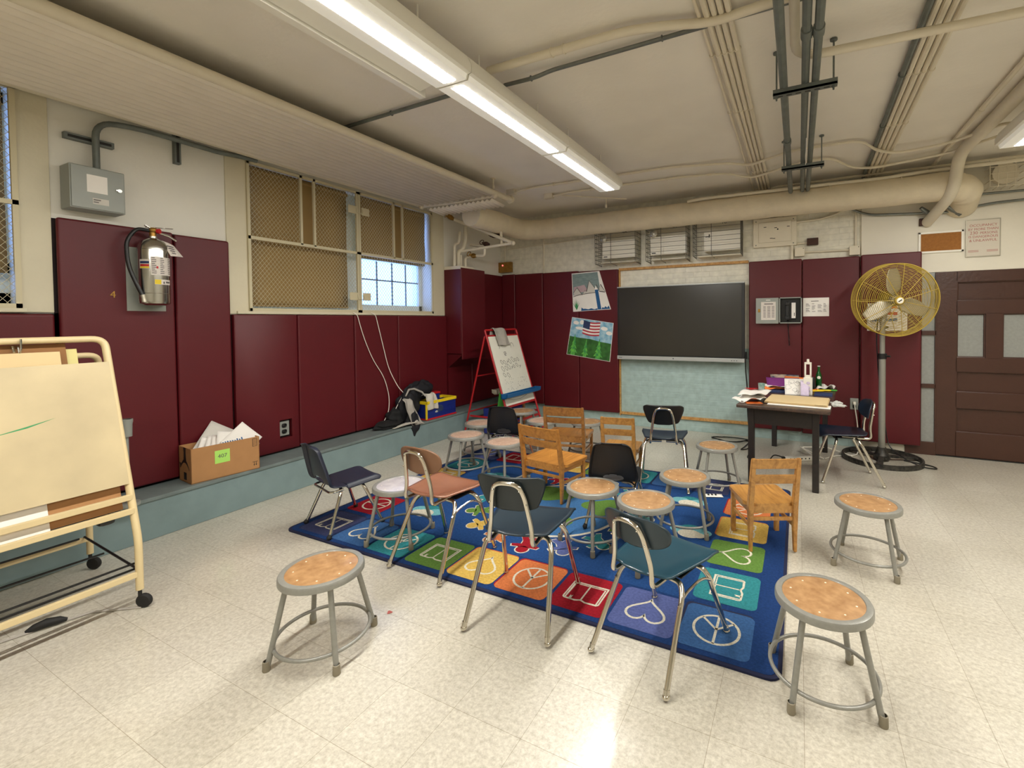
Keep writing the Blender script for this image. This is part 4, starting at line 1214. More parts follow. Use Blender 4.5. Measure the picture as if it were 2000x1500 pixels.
def icon_book(c, up, s):
    c = V(c); u = V(up); r = V((u.y, -u.x, 0))
    def P(x, y): return c + r * x * s + u * y * s
    b.strip([P(-1.05, .72), P(-1.05, -.8), P(1.05, -.8), P(1.05, .72)], .009, (0, 0, 1))
    b.strip([P(-1.05, .72), P(-.95, .8), P(-.3, .82), P(0, .70), P(.3, .82), P(.95, .8), P(1.05, .72)], .011, (0, 0, 1))
    b.strip([P(-.92, .78), P(-.92, -.66), P(-.1, -.66), P(0, -.72), P(.1, -.66), P(.92, -.66), P(.92, .78)], .008, (0, 0, 1))
    b.strip([P(0, .7), P(0, -.72)], .009, (0, 0, 1))
    b.poly([P(.55, .8), P(.72, .8), P(.70, .45), P(.63, .55), P(.56, .42)])
IC = dict(h=icon_heart, p=icon_peace, b=icon_book)
def tile(cx, cy, col, ic, up, w=.325, h=.33):
    b.mi = ri['r_edge'] if col in ('r_sq', 'r_navy') else ri[col]
    if col in ('r_sq', 'r_navy'): b.poly(rrect(cx - w / 2 - .012, cx + w / 2 - .006, cy - h / 2, cy + h / 2 + .012, .03, ZT - .0004))
    un = {'r_orange': 'r_red', 'r_yellow': 'r_orange'}.get(col)
    if un: b.mi = ri[un]; b.poly(rrect(cx - w / 2 - .009, cx + w / 2 - .006, cy - h / 2 + .01, cy + h / 2 + .01, .03, ZT - .0004))
    b.mi = ri[col]; b.poly(rrect(cx - w / 2, cx + w / 2, cy - h / 2, cy + h / 2, .035, ZT))
    b.mi = ri['r_white'] if col != 'r_yellow' or ic == 'h' else ri['r_white']
    old = b.X; n0 = len(b.bm.verts)
    IC[ic]((cx, cy, ZI), up, .105 if ic != 'b' else .098)
near = [('r_navy', 'b'), ('r_sq', 'h'), ('r_teal', 'p'), ('r_green', 'b'), ('r_yellow', 'h'), ('r_orange', 'p'), ('r_red', 'b'), ('r_peri', 'h'), ('r_sq', 'p')]
far = [('r_peri', 'h'), ('r_red', 'b'), ('r_orange', 'p'), ('r_yellow', 'h'), ('r_green', 'b'), ('r_teal', 'p'), ('r_sq', 'h'), ('r_navy', 'b'), ('r_red', 'p')]
for k in range(9):
    x = -3.10 + k * .3435
    tile(x, 2.235, *near[k], (0, -1, 0)); tile(x, 4.165, *far[k], (0, 1, 0))
for j, (l, r) in enumerate((((('r_red'), 'p'), ('r_teal', 'b')), (('r_orange', 'h'), ('r_green', 'h')), (('r_yellow', 'b'), ('r_yellow', 'b')), (('r_teal', 'p'), ('r_orange', 'p')))):
    y = 2.235 + (j + 1) * .386
    tile(-3.10, y, *l, (-1, 0, 0)); tile(-.352, y, *r, (1, 0, 0))
# the globe with a ring of children in the middle
GC = V((-1.70, 3.19, RT + .0022))
def disc(c, r, z, n=40, sy=1): b.poly([(c[0] + r * cos(2 * PI * k / n), c[1] + sy * r * sin(2 * PI * k / n), z) for k in range(n)])
b.mi = ri['r_white']; disc(GC, .50, ZT); b.mi = ri['r_mid']; disc(GC, .475, ZT + .0004)
def blob(c, rs, z, rot=0):
    n = len(rs) * 4; pts = []
    for k in range(n):
        f = k / 4; i = int(f) % len(rs); t = f - int(f); t = t * t * (3 - 2 * t)
        r = rs[i] * (1 - t) + rs[(i + 1) % len(rs)] * t; a = 2 * PI * k / n + rot
        pts.append((c[0] + r * cos(a), c[1] + r * sin(a), z))
    b.poly(pts)
for c, rs in (((-1.88, 3.42), (.19, .12, .15, .22, .10, .16, .13)), ((-1.42, 3.33), (.12, .20, .12, .16, .10, .17)), ((-1.62, 2.98), (.13, .09, .16, .08, .12)), ((-1.95, 3.06), (.09, .13, .07, .10))):
    b.mi = ri['r_green']; blob(c, rs, ZT + .0008)
rk = ['r_red', 'r_peri', 'r_teal', 'r_green', 'r_aqua', 'r_orange', 'r_teal', 'r_green', 'r_yellow', 'r_red', 'r_aqua', 'r_peri', 'r_teal', 'r_green', 'r_yellow', 'r_orange']
for k in range(16):
    a = 2 * PI * (k + .3) / 16 - PI / 2
    u = V((cos(a), sin(a), 0)); r = V((u.y, -u.x, 0)); c = V((GC.x, GC.y, 0)) + u * .625
    def kid(gr, z):
        def P(x, y): return c + r * x + u * y + V((0, 0, z))
        b.poly([P(.042 * cos(t) * (1 + gr), .075 + .042 * (1 + gr) * sin(t)) for t in [2 * PI * i / 14 for i in range(14)]])
        g_ = gr * .03
        out = [(.022, .045), (.088, .05), (.10, .02), (.035, .005), (.04, -.03), (.075, -.085), (.035, -.10), (0, -.055)]
        out = [(x + (g_ if x > .03 else 0), y + (g_ if y > 0 else -g_)) for x, y in out]
        b.poly([P(x, y) for x, y in out] + [P(-x, y) for x, y in out[-2::-1]])
    b.mi = ri['r_white']; kid(.22, ZT + .0002)
    b.mi = ri[rk[k]]; kid(0, ZT + .0006)
for cx, cy, f in ((-.80, 3.78, 1), (-.68, 3.25, 1), (-2.62, 2.73, -1), (-2.60, 3.62, -1), (-.78, 2.72, 1), (-1.7, 3.9, 1)):
    if abs(cx + 1.7) < .1: continue
    for (dx, dy, r, col) in ((0, .0, .085, 'r_teal'), (.075, -.03, .07, 'r_aqua'), (-.075, -.03, .07, 'r_aqua'), (0, -.075, .08, 'r_white'), (.06, -.08, .05, 'r_white')):
        b.mi = ri[col]; disc((cx + dx * f, cy + dy, 0), r, ZT + .0003 + .0002 * (col == 'r_white') + dy * -.002 + dx * .0004, 22, .8)
tag(b.build('area_rug', RM, recalc=False), 'large blue rug with heart, peace and book squares around a globe', 'rug')
RZ = RT + .0035

# ------------------------------------------------------------------ stools
def make_stool(board):
    t = thing('stool', '', 'stool')
    b = MB(); b.lathe([(.150, .372), (.152, .3745), (.166, .3755), (.174, .373), (.178, .366), (.1785, .346), (.176, .344), (.172, .346), (.172, .362), (.150, .366)], 48, closed=True)
    b.build('seat_rim', 'grey', t)
    b = MB(); b.lathe([(0, .3715), (.147, .3715), (.151, .3705), (.151, .364), (0, .362)], 48); bo = b.build('seat_board', board, t)
    b = MB()
    for k in range(8):
        a = 2 * PI * (k + .5) / 8; b.sphere((.118 * cos(a), .118 * sin(a), .3715), (.0042, .0042, .0014), 8, 4)
    b.build('rivets', 'rivet', bo)
    b = MB(); b.torus((0, 0, .078), .196, .0082, 56, 10); b.build('foot_ring', 'grey', t)
    for k in range(4):
        a = math.radians(90 * k); d = V((cos(a), sin(a), 0))
        b = MB(); b.cyl(d * .138 + V((0, 0, .364)), d * .219 + V((0, 0, .02)), .0118, n=14); l = b.build('leg', 'grey', t)
        b = MB(); b.lathe([(0, 0), (.0145, .0), (.0162, .004), (.0148, .042), (.0118, .044)], 14, d * .2235, Matrix.Identity(3)); b.build('rubber_foot', 'rubber', l)
    return t
SG = 'round grey metal stools'
st = {m: make_stool(m) for m in ('board', 'board_p', 'board_glare')}
used = set()
def stool(x, y, a, m, label, z=0):
    if m not in used:
        used.add(m); t = st[m]; t.location = (x, y, z); t.rotation_euler = (0, 0, math.radians(a)); tag(t, label, 'stool', SG); return t
    return dup_thing(st[m], (x, y, z), a, label, SG)
for x, y, a, m, lab in (
    (-1.973, 1.359, 67, 'board', 'grey stool alone in front of the rug, brown top with a dark stain'),
    (.089, 2.085, -30, 'board', 'largest grey stool at lower right, scribbled brown top, beside the rug corner'),
    (.38, 3.28, 33, 'board', 'grey stool standing alone on bare floor right of the small oak chair'),
    (-2.468, 2.282, -27, 'board_glare', 'grey stool with whitish window glare painted on its top beside the brown seat chair'),
    (-2.947, 3.57, 20, 'board_p', 'grey stool with pale pink top nearest the ledge'),
    (-2.45, 3.505, 35, 'board_p', 'grey stool with pinkish top just left of the front oak chair'),
    (-3.145, 4.06, 10, 'board_p', 'grey stool partly behind the small black shell chair by the ledge'),
    (-3.14, 4.87, 30, 'board', 'farthest grey stool, right in front of the white easel board'),
    (-2.618, 4.498, 15, 'board_p', 'grey stool seen behind the left post of the rear oak chair'),
    (-2.125, 4.645, 40, 'board', 'grey stool behind the right post of the rear oak chair'),
    (-1.243, 2.798, 23, 'board', 'grey stool between the dark green chair and the teal chair'),
    (-.85, 2.72, 5, 'board', 'grey stool directly behind the backrest of the teal chair'),
    (-.73, 3.266, 52, 'board', 'grey stool at the right middle of the rug, over the cloud patterns'),
    (-.648, 4.172, 70, 'board', 'grey stool on the rug back edge near the dark desk')):
    on = RX0 < x < RX1 and RY0 < y < RY1
    stool(x, y, a, m, lab, RZ if on else 0)

# ------------------------------------------------------------------ tubular plastic chairs
def make_tube_chair(seatm, backm, tubem='chrome', back='D', brace=False, glide='chrome', s=1., bw=1., dx=0.):
    t = thing('school_chair', '', 'chair')
    H = .435
    b = MB()
    def seat(u, v):                                  # u across, v rear->front
        y = -.155 + v * .415
        w = .158 + .052 * min(1, v * 1.5) - .0 * v
        c = max(0, (.12 - v) / .12); w -= .085 * c ** 2
        c2 = max(0, (v - .92) / .08); w -= .035 * c2 ** 2
        x = (u - .5) * 2 * w + dx
        e = abs(u - .5) * 2
        z = H + .010 * e ** 3 - .012 * (1 - e * e) * sin(min(1, v * 1.1) * PI) - .030 * max(0, (v - .82) / .18) ** 2 + .012 * max(0, (.15 - v) / .15) ** 2
        return V((x, y, z)) * s
    b.grid(seat, 22, 26); b.build('seat', seatm, t, solid=.011 * s)
    b = MB()
    if back == 'D':
        def half(v):                                 # v bottom->top
            return .108 + .066 * min(1, (v / .75)) ** .6 - .03 * max(0, (v - .9) / .1) ** 2 - .06 * max(0, (.12 - v) / .12) ** 2
    else:
        def half(v):
            q = abs(v - .5) * 2
            return .168 * max(0.0, 1 - q ** 2.6) ** .42
    h0, h1 = (.572, .746) if back == 'D' else (.578, .748)
    def bk(u, v):
        w = max(half(v), .01) * bw; x = (u - .5) * 2 * w
        z = h0 + v * (h1 - h0); 
        y = -.150 - (z - .53) * .22 + .05 * (x / .2) ** 2
        return V((x + dx, y, z)) * s
    b.grid(bk, 26, 24); b.build('backrest', backm, t, solid=.010 * s)
    b = MB()
    bp = [(-.112, .06, H - .022), (-.116, -.10, H - .026), (-.114, -.175, H - .028), (-.105, -.165, H + .06), (-.082, -.194, .655), (-.064, -.210, .708), (-.032, -.213, .722), (.032, -.213, .722), (.064, -.210, .708), (.082, -.194, .655), (.105, -.165, H + .06), (.114, -.175, H - .028), (.116, -.10, H - .026), (.112, .06, H - .022)]
    b.tube(fillet([(V(p) + V((dx, 0, 0))) * s for p in bp], .045 * s, 5), .0115 * s, 12)
    bf = b.build('back_frame', tubem, t)
    b = MB()
    for x, y, z in ((-.094, -.200, .62), (.094, -.200, .62), (-.066, -.217, .69), (.066, -.217, .69)):
        b.sphere(V((x + dx, y, z)) * s, .0045 * s, 8, 5)
    b.build('rivets', 'chrome', bf)
    b = MB(); b.obox(V((0, .05, H - .030)) * s, (.27 * s, .16 * s, .006)); b.build('seat_bracket', 'black', t)
    for sx in (-1, 1):
        for fy, lab in ((-1, 'rear'), (1, 'front')):
            if fy < 0: pp = [(.02 * sx, -.045, H - .034), (.15 * sx, -.055, H - .034), (.176 * sx, -.085, H - .075), (.207 * sx, -.243, .035)]; ft = (.210 * sx, -.251, 0)
            else: pp = [(.02 * sx, .105, H - .036), (.155 * sx, .11, H - .036), (.183 * sx, .125, H - .08), (.214 * sx, .228, .035)]; ft = (.217 * sx, .233, 0)
            b = MB(); b.tube(fillet([V(p) * s for p in pp], .05 * s, 6), .0125 * s, 12)
            lg = b.build('leg', tubem, t)
            d = (V(pp[3]) - V(pp[2])).normalized()
            b = MB(); b.cyl(V(pp[3]) * s + V((0, 0, .005)), V(ft) * s + V((0, 0, .016)), .0135 * s, n=12); b.sphere(V(ft) * s + V((0, 0, .0135)), (.016, .016, .0135), 14, 8)
            b.build('glide', glide, lg)
        if brace:
            b = MB(); b.tube(fillet([V(p) * s for p in ((.180 * sx, -.115, .33), (.175 * sx, -.06, .36), (.186 * sx, .06, .385), (.19 * sx, .145, .325))], .06, 4), .0065, 8)
            b.build('side_brace', tubem, t)
    return t
CG = 'plastic school chairs with chrome legs'
c2 = make_tube_chair('brownply', 'brownback', back='O', brace=True, dx=-.035); tag(c2, 'chair with glossy brown seat and rounded brown back on chrome legs', 'chair', CG)
c2.location = (-2.02, 2.218, .004); c2.rotation_euler = (0, 0, math.radians(-3))
c3 = make_tube_chair('dkgreenseat', 'dkgreen', back='D'); tag(c3, 'nearest dark green chair with wide scratched backrest, half on the rug', 'chair', CG)
c3.location = (-1.292, 2.022, .004); c3.rotation_euler = (0, 0, math.radians(10.5)); c3.scale = (1.02, 1.06, 1)
c4 = make_tube_chair('teal', 'tealback', back='O', brace=True, s=.93, bw=1.12, dx=-.032); tag(c4, 'chair with a shiny teal seat at the near right of the rug', 'chair', CG)
c4.location = (-.572, 2.06, .004); c4.rotation_euler = (0, 0, math.radians(-17)); c4.scale = (1, 1.17, .945)
c5 = make_tube_chair('navy', 'black', back='D'); tag(c5, 'navy chair at the back of the rug facing the screen', 'chair', CG)
c5.location = (-1.10, 4.09, RZ * .5); c5.rotation_euler = (0, 0, math.radians(13))
c8 = make_tube_chair('navy', 'navy', back='O'); tag(c8, 'navy chair turned sideways at the dark desk beside the fan', 'chair', CG)
c8.location = (.40, 4.95, 0); c8.rotation_euler = (0, 0, math.radians(98))

# one-piece shell chairs
def make_shell(m, glide='blackrub'):
    t = thing('shell_chair', '', 'chair')
    nu, nv = 40, 64
    prof = [(.215, .318), (.205, .336), (.17, .346), (.06, .338), (-.06, .330), (-.125, .334), (-.158, .352), (-.172, .385), (-.185, .45), (-.200, .53), (-.212, .60), (-.222, .628), (-.236, .634)]
    P = fillet([(0, y, z) for y, z in prof], .03, 3)
    Ls = [0]
    for i in range(1, len(P)): Ls.append(Ls[-1] + (P[i] - P[i - 1]).length)
    def at(v):
        d = v * Ls[-1]
        for i in range(1, len(P)):
            if Ls[i] >= d: return P[i - 1].lerp(P[i], (d - Ls[i - 1]) / (Ls[i] - Ls[i - 1]))
        return P[-1]
    def wid(v):
        w = .178 if v < .42 else .178 - .012 * sin((v - .42) / .2 * PI) if v < .62 else .178 - .055 * ((v - .62) / .38) ** 1.3
        if v < .06: w -= .03 * ((.06 - v) / .06) ** 2
        if v > .93: w -= .05 * ((v - .93) / .07) ** 2
        return w
    hole = (.597, .042, .075)                         # centre v, half height (v), half width (m)
    g = []
    b = MB()
    for j in range(nv + 1):
        row = []
        for i in range(nu + 1):
            v = j / nv; uu = (i / nu - .5) * 2
            x = uu * wid(v)
            dx, dv = x / hole[2], (v - hole[0]) / hole[1]
            q = math.hypot(dx, dv)
            if .55 < q < 1.35 and q > 0:              # pull nearby vertices onto the hole rim
                k = 1 / q if .78 < q < 1.22 else 1
                x *= k; v = hole[0] + (v - hole[0]) * k
            p = at(min(1, max(0, v)))
            e = abs(x / .178)
            bend = .030 * e ** 2.2
            sd = V((0, 0, 1)) if v < .40 else V((0, 1, .1))
            if v < .40: off = V((0, 0, .010 * e ** 2 - .034 * max(0, (e - .86) / .14) ** 1.5))
            else: off = V((0, .030 * e ** 2.2 - .034 * max(0, (abs(uu) - .88) / .12) ** 1.5, 0))
            p = V((x, p.y, p.z)) + off
            row.append(b.vt(p))
        g.append(row)
    for j in range(nv):
        for i in range(nu):
            q = [g[j][i], g[j][i + 1], g[j + 1][i + 1], g[j + 1][i]]
            v = (j + .5) / nv; x = ((i + .5) / nu - .5) * 2 * wid(v)
            if math.hypot(x / hole[2], (v - hole[0]) / hole[1]) < .93: continue
            b.fc(q)
    bmesh.ops.remove_doubles(b.bm, verts=b.bm.verts[:], dist=.0004)
    b.build('shell', m, t, solid=.008, sub=1)
    for sx in (-1, 1):
        for pp, ft in (([(.05 * sx, -.06, .312), (.125 * sx, -.068, .308), (.150 * sx, -.085, .27), (.198 * sx, -.178, .03)], (.203 * sx, -.187, 0)),
                       ([(.05 * sx, .07, .318), (.135 * sx, .075, .312), (.162 * sx, .09, .27), (.213 * sx, .178, .03)], (.218 * sx, .187, 0))):
            b = MB(); b.tube(fillet(pp, .045, 6), .0115, 12); lg = b.build('leg', 'chrome', t)
            b = MB(); b.cyl(V(pp[-1]), V(ft) + V((0, 0, .018)), .0145, n=12); b.sphere(V(ft) + V((0, 0, .017)), .017, 12, 8); b.build('glide', glide, lg)
    b = MB(); b.tube(fillet([(-.15, -.06, .305), (-.15, -.15, .30), (.15, -.15, .30), (.15, -.06, .305)], .04), .008, 8); b.build('under_frame', 'chrome', t)
    return t
c1 = make_shell('navyshell'); tag(c1, 'navy one-piece shell chair near the ledge, at the rug corner', 'chair', 'one-piece shell chairs')
c1.location = (-3.04, 2.275, RZ * .6); c1.rotation_euler = (0, 0, math.radians(-14))
c7 = make_shell('blackshell'); tag(c7, 'black one-piece shell chair in the middle, beside the front oak chair', 'chair', 'one-piece shell chairs')
c7.location = (-1.215, 3.165, RZ); c7.rotation_euler = (0, 0, math.radians(14))
dup_thing(c7, (-2.72, 3.99, RZ), 14, 'black one-piece shell chair farther back, in front of the easel', 'one-piece shell chairs')

# ------------------------------------------------------------------ oak chairs
def make_oak(W, m, slat_h=.062, D=.30, curve=0.0):
    t = thing('wooden_chair', '', 'chair')
    hw = W / 2 - .016
    H = .312
    rk = lambda z: -.14 - max(0, z - .30) * .175          # rear post centre y
    for sx in (-1, 1):
        b = MB()
        zs = [0, .10, .20, .30, .40, .50, .585, .617]
        ring = []
        for i, z in enumerate(zs):
            w_ = (.020, .024, .030, .034, .032, .030, .028, .024)[i]; d_ = (.022, .028, .034, .038, .034, .030, .026, .022)[i]
            yy = rk(z) - (0 if z > .1 else .0) + (.0 if z > 0 else -.004)
            ring.append([b.vt((sx * hw + a * w_ / 2, yy + c * d_ / 2, z)) for a, c in ((-1, -1), (1, -1), (1, 1), (-1, 1))])
        for i in range(len(zs) - 1):
            for k in range(4): b.fc([ring[i][k], ring[i][(k + 1) % 4], ring[i + 1][(k + 1) % 4], ring[i + 1][k]])
        b.fc(ring[0][::-1]); b.fc(ring[-1])
        bmesh.ops.bevel(b.bm, geom=b.bm.edges[:], offset=.003, segments=2, affect='EDGES')
        b.build('leg', m, t)
        b = MB(); b.obox((sx * (W / 2 - .006), D / 2 - .002, .148), (.030, .030, .296), None, .004); b.build('leg', m, t)
    b = MB()
    def seat(u, v, top):
        y = -.145 + v * (D + .045)
        f = min(1, max(0, (v - .08) / .06))
        w = (hw - .012) * (1 - f) + (W / 2 + .012) * f
        c = max(0, (v - .93) / .07); w -= .02 * c * c
        c = max(0, (.03 - v) / .03); w -= .03 * c * c
        e = (u - .5) * 2
        sc = .010 * (1 - abs(e) ** 2.5) * sin(min(1, max(0, (v - .02) / .9)) * PI)
        return V((e * w, y, (H - sc) if top else H - .024))
    nu, nv = 20, 24
    g = [[[b.vt(seat(i / nu, j / nv, tp)) for i in range(nu + 1)] for j in range(nv + 1)] for tp in (1, 0)]
    for tp in (0, 1):
        for j in range(nv):
            for i in range(nu): b.fc([g[tp][j][i], g[tp][j][i + 1], g[tp][j + 1][i + 1], g[tp][j + 1][i]])
    for j in range(nv):
        for i in (0, nu): b.fc([g[0][j][i], g[0][j + 1][i], g[1][j + 1][i], g[1][j][i]])
    for i in range(nu):
        for j in (0, nv): b.fc([g[0][j][i], g[0][j][i + 1], g[1][j][i + 1], g[1][j][i]])
    b.build('seat', m, t, sharp=50)
    for z0, hh in ((.612 - slat_h, slat_h), (.45, .056)):
        b = MB()
        def sl(u, v, side): 
            x = (u - .5) * 2 * hw; z = z0 + v * hh
            y = rk(z) - curve * (1 - (x / hw) ** 2) + (-.009 if side else .009)
            return V((x, y, z))
        g = [[[b.vt(sl(i / 12, j / 3, sd)) for i in range(13)] for j in range(4)] for sd in (0, 1)]
        for sd in (0, 1):
            for j in range(3):
                for i in range(12): b.fc([g[sd][j][i], g[sd][j][i + 1], g[sd][j + 1][i + 1], g[sd][j + 1][i]])
        for i in range(12):
            for j in (0, 3): b.fc([g[0][j][i], g[0][j][i + 1], g[1][j][i + 1], g[1][j][i]])
        for j in range(3):
            for i in (0, 12): b.fc([g[0][j][i], g[0][j + 1][i], g[1][j + 1][i], g[1][j][i]])
        b.build('back_slat', m, t)
    fy = D / 2 - .002
    for a, c, z, h_ in (((-hw, -.138), (hw, -.138), .272, .046), ((-W / 2 + .006, fy), (W / 2 - .006, fy), .272, .046), ((-hw, -.138), (-W / 2 + .008, fy), .272, .046), ((hw, -.138), (W / 2 - .008, fy), .272, .046)):
        b = MB(); b.bar((a[0], a[1], z), (c[0], c[1], z), .016, h_, bev=.002); b.build('apron', m, t)
    for a, c, z in (((-hw, -.138), (hw, -.138), .212), ((-hw, -.138), (-W / 2 + .008, fy), .165), ((hw, -.138), (W / 2 - .008, fy), .165)):
        b = MB(); b.bar((a[0], a[1], z), (c[0], c[1], z), .016, .024, bev=.004); b.build('stretcher', m, t)
    return t
OG = 'oak chairs'
w4 = make_oak(.315, 'oak'); tag(w4, 'small oak chair at the right rug edge, seat with strong grain', 'chair', OG)
w4.location = (-.210, 3.292, RZ * .5); w4.rotation_euler = (0, 0, math.radians(26))
w3 = dup_thing(w4, (-1.485, 4.02, RZ), 9, 'small light oak chair behind the middle black shell chair', OG)
w1 = make_oak(.43, 'oak_y', .088, .315, .018); tag(w1, 'wide honey oak chair in the middle of the rug, beside the black shell chair', 'chair', OG)
w1.location = (-1.895, 3.425, RZ); w1.rotation_euler = (0, 0, math.radians(-9))
w2 = make_oak(.43, 'oak_b', .088, .315, .018); tag(w2, 'wide browner oak chair just behind the honey oak chair', 'chair', OG)
w2.location = (-2.165, 4.265, RZ); w2.rotation_euler = (0, 0, math.radians(11))
# ------------------------------------------------------------------ smart screen
root = thing('smart_screen', 'large dark smart screen on the brick wall with a silver lower bar', 'screen', (-1.447, 6.09, 1.46))
b = MB(); b.box(-.842, .842, -.028, .03, -.455, .492, .004); b.build('bezel', 'black', root)
b = MB(); b.box(-.815, .808, -.0295, -.027, -.44, .482); b.build('display', 'screen', root)
b = MB(); b.box(-.842, .842, -.034, .03, .490, .505, .002); b.build('top_strip', 'silver', root)
b = MB(); b.box(-.842, .842, -.05, .03, -.505, -.455, .004); b.mi = 1
for x in (.69, .72, .75): b.box(x - .006, x + .006, -.0505, -.0495, -.487, -.479)
b.box(-.82, -.77, -.0505, -.0498, -.484, -.478); b.sphere((-.05, -.05, -.478), (.008, .002, .008), 10, 5)
b.build('control_bar', ['silver', 'black'], root)
b = MB(); b.box(-.3, .3, .03, .108, -.2, .2); b.build('wall_mount', 'black', root)
b = MB(); b.tube(fillet([(.80, 6.15 - 6.09, -.30), (.845, .03, -.40), (.85, .02, -.62), (.865, .03, -.80), (.87, .03, -1.1), (.885, .03, -1.32)], .05), .008, 8)
b.build('power_lead', 'black', root)
b = MB(); b.obox((.848, .05, -.42), (.03, .03, .09), None, .004); b.build('cable_adapter', 'black', root)
b = MB()
pts = []
for k in range(70):
    a = k / 70 * 2 * PI * 3.4
    r_ = 1 + .14 * sin(k * .9)
    pts.append((-.76 + .21 * r_ * cos(a) + .02 * sin(k * .3), 5.93 + .10 * r_ * sin(a), .006 + .0022 * (k % 7) * .5))
b.tube(pts, .0055, 6)
b.tube(fillet([(-.58, 5.98, .008), (-.53, 5.90, .01), (-.57, 5.62, .008), (-.60, 5.50, .007), (-.53, 5.55, .008), (-.50, 5.75, .012)], .05), .0055, 6)
b.tube(fillet([(-.50, 5.75, .012), (-.49, 5.4, .007), (-.50, 5.22, .007), (-.44, 5.16, .007)], .05), .0045, 6)
tag(b.build('cable_coil', 'black'), 'black cables coiled on the floor between the screen and the dark desk', 'cable')

# ------------------------------------------------------------------ paintings
def quadmap(q, y):
    a, b_, c, d = [V((p[0], y, p[1])) for p in q]       # TL TR BR BL
    def f(u, v, o=0.): return a.lerp(b_, u).lerp(d.lerp(c, u), v) + V((0, -o, 0))
    return f
Yp = 6.1395
f1 = quadmap(((-3.039, 2.20), (-2.593, 2.214), (-2.415, 1.657), (-3.02, 1.631)), Yp)
PM = ['paper', 'p_grey', 'p_pink', 'paper_g', 'label_blk', 'p_blue', 'p_fern', 'p_sky', 'p_grass', 'p_tree', 'p_navy', 'p_pred']
pi_ = {n: i for i, n in enumerate(PM)}
b = MB(); b.prism([f1(0, 0, -.001), f1(1, 0, -.001), f1(1, 1, -.001), f1(0, 1, -.001)], (0, -.003, 0))
o1 = .0026
def pp(f, m, pts, o): b.mi = pi_[m]; b.poly([f(u, v, o) for u, v in pts])
pp(f1, 'p_grey', [(.02, .02), (.93, .02), (.86, .5), (.02, .58)], o1)
pp(f1, 'p_pink', [(.05, .36), (.40, .32), (.5, .5), (.05, .52)], o1 + .0002)
pp(f1, 'paper', [(.02, .60), (.30, .57), (.6, .54), (.90, .52), (.98, .98), (.02, .98)], o1 + .0004)
for m_ in ([(.04, .52), (.16, .38), (.30, .58), (.06, .60)], [(.40, .54), (.58, .22), (.72, .44), (.70, .54)], [(.30, .57), (.38, .47), (.44, .55)], [(.70, .44), (.80, .50), (.72, .52)], [(.84, .44), (.91, .36), (.97, .54), (.84, .52)]): pp(f1, 'paper_g', m_, o1 + .0006)
b.mi = pi_['label_blk']
b.strip([f1(u, v, o1 + .001) for u, v in ((.02, .52), (.16, .38), (.30, .58), (.40, .46), (.44, .50), (.58, .22), (.72, .44), (.78, .34), (.83, .46), (.91, .34), (.99, .54))], .007, (0, -1, 0))
b.strip([f1(u, v, o1 + .001) for u, v in ((.02, .61), (.2, .57), (.5, .55), (.72, .54))], .009, (0, -1, 0))
b.strip([f1(u, v, o1 + .001) for u, v in ((.82, .52), (.98, .55))], .013, (0, -1, 0))
pp(f1, 'p_blue', [(.70, .47), (.80, .47), (.76, .985), (.665, .985)], o1 + .0012)
pp(f1, 'paper', [(.70, .47), (.745, .36), (.80, .47)], o1 + .0012)
pp(f1, 'p_blue', [(.22, .99), (.24, .90), (.28, .94), (.34, .94), (.42, .96), (.5, .94), (.58, .97), (.66, .95), (.66, .99)], o1 + .0012)
pp(f1, 'p_blue', [(.76, .985), (.80, .93), (.84, .95), (.88, .91), (.92, .95), (.97, .90), (.985, .985)], o1 + .0012)
for a in range(-3, 4):
    x0, y0 = .10, .84
    pp(f1, 'p_fern', [(x0 - .01, y0 + .1), (x0 + a * .035, y0 - .19 + abs(a) * .035), (x0 + .02, y0 + .1)], o1 + .0012 + .0001 * (a + 3))
pp(f1, 'p_fern', [(.085, .82), (.115, .82), (.11, .96), (.095, .96)], o1 + .0024)
tag(b.build('painting', PM, recalc=False), 'upper child painting with mountains and a blue waterfall, cut at a slant', 'painting', 'child paintings')
f2 = quadmap(((-3.038, 1.553), (-2.377, 1.459), (-2.437, .902), (-3.138, .995)), Yp)
b = MB(); b.prism([f2(0, 0, -.001), f2(1, 0, -.001), f2(1, 1, -.001), f2(0, 1, -.001)], (0, -.003, 0))
pp(f2, 'p_sky', [(.01, .01), (.99, .01), (.99, .56), (.01, .56)], o1)
def cl(u, v, ru, rv): pp(f2, 'paper', [(u + ru * cos(t), v + rv * sin(t)) for t in [2 * PI * k / 16 for k in range(16)]], o1 + .0003)
for c in ((.12, .13, .07, .05), (.26, .10, .05, .06), (.80, .18, .08, .05), (.92, .28, .07, .05), (.22, .26, .10, .04)): cl(*c)
pp(f2, 'p_grass', [(.01, .50), (.25, .51), (.5, .50), (.75, .53), (.99, .54), (.99, .99), (.01, .99)], o1 + .0005)
def tree(u, v0, v1, w):
    pts = [(u, v0)]
    for k in range(1, 5):
        t = k / 5; pts += [(u + w * t * 1.0, v0 + (v1 - v0) * (t + .1)), (u + w * t * .45, v0 + (v1 - v0) * (t + .06))]
    pts += [(u + w * .4, v1), (u - w * .4, v1)]
    for k in range(4, 0, -1):
        t = k / 5; pts += [(u - w * t * .45, v0 + (v1 - v0) * (t + .06)), (u - w * t * 1.0, v0 + (v1 - v0) * (t + .1))]
    pp(f2, 'p_tree', pts, o1 + .0008)
tree(.14, .42, .985, .13); tree(.42, .50, .985, .10); tree(.72, .44, .985, .13); tree(.99, .62, .985, .10) if False else None
b.mi = pi_['p_tree']
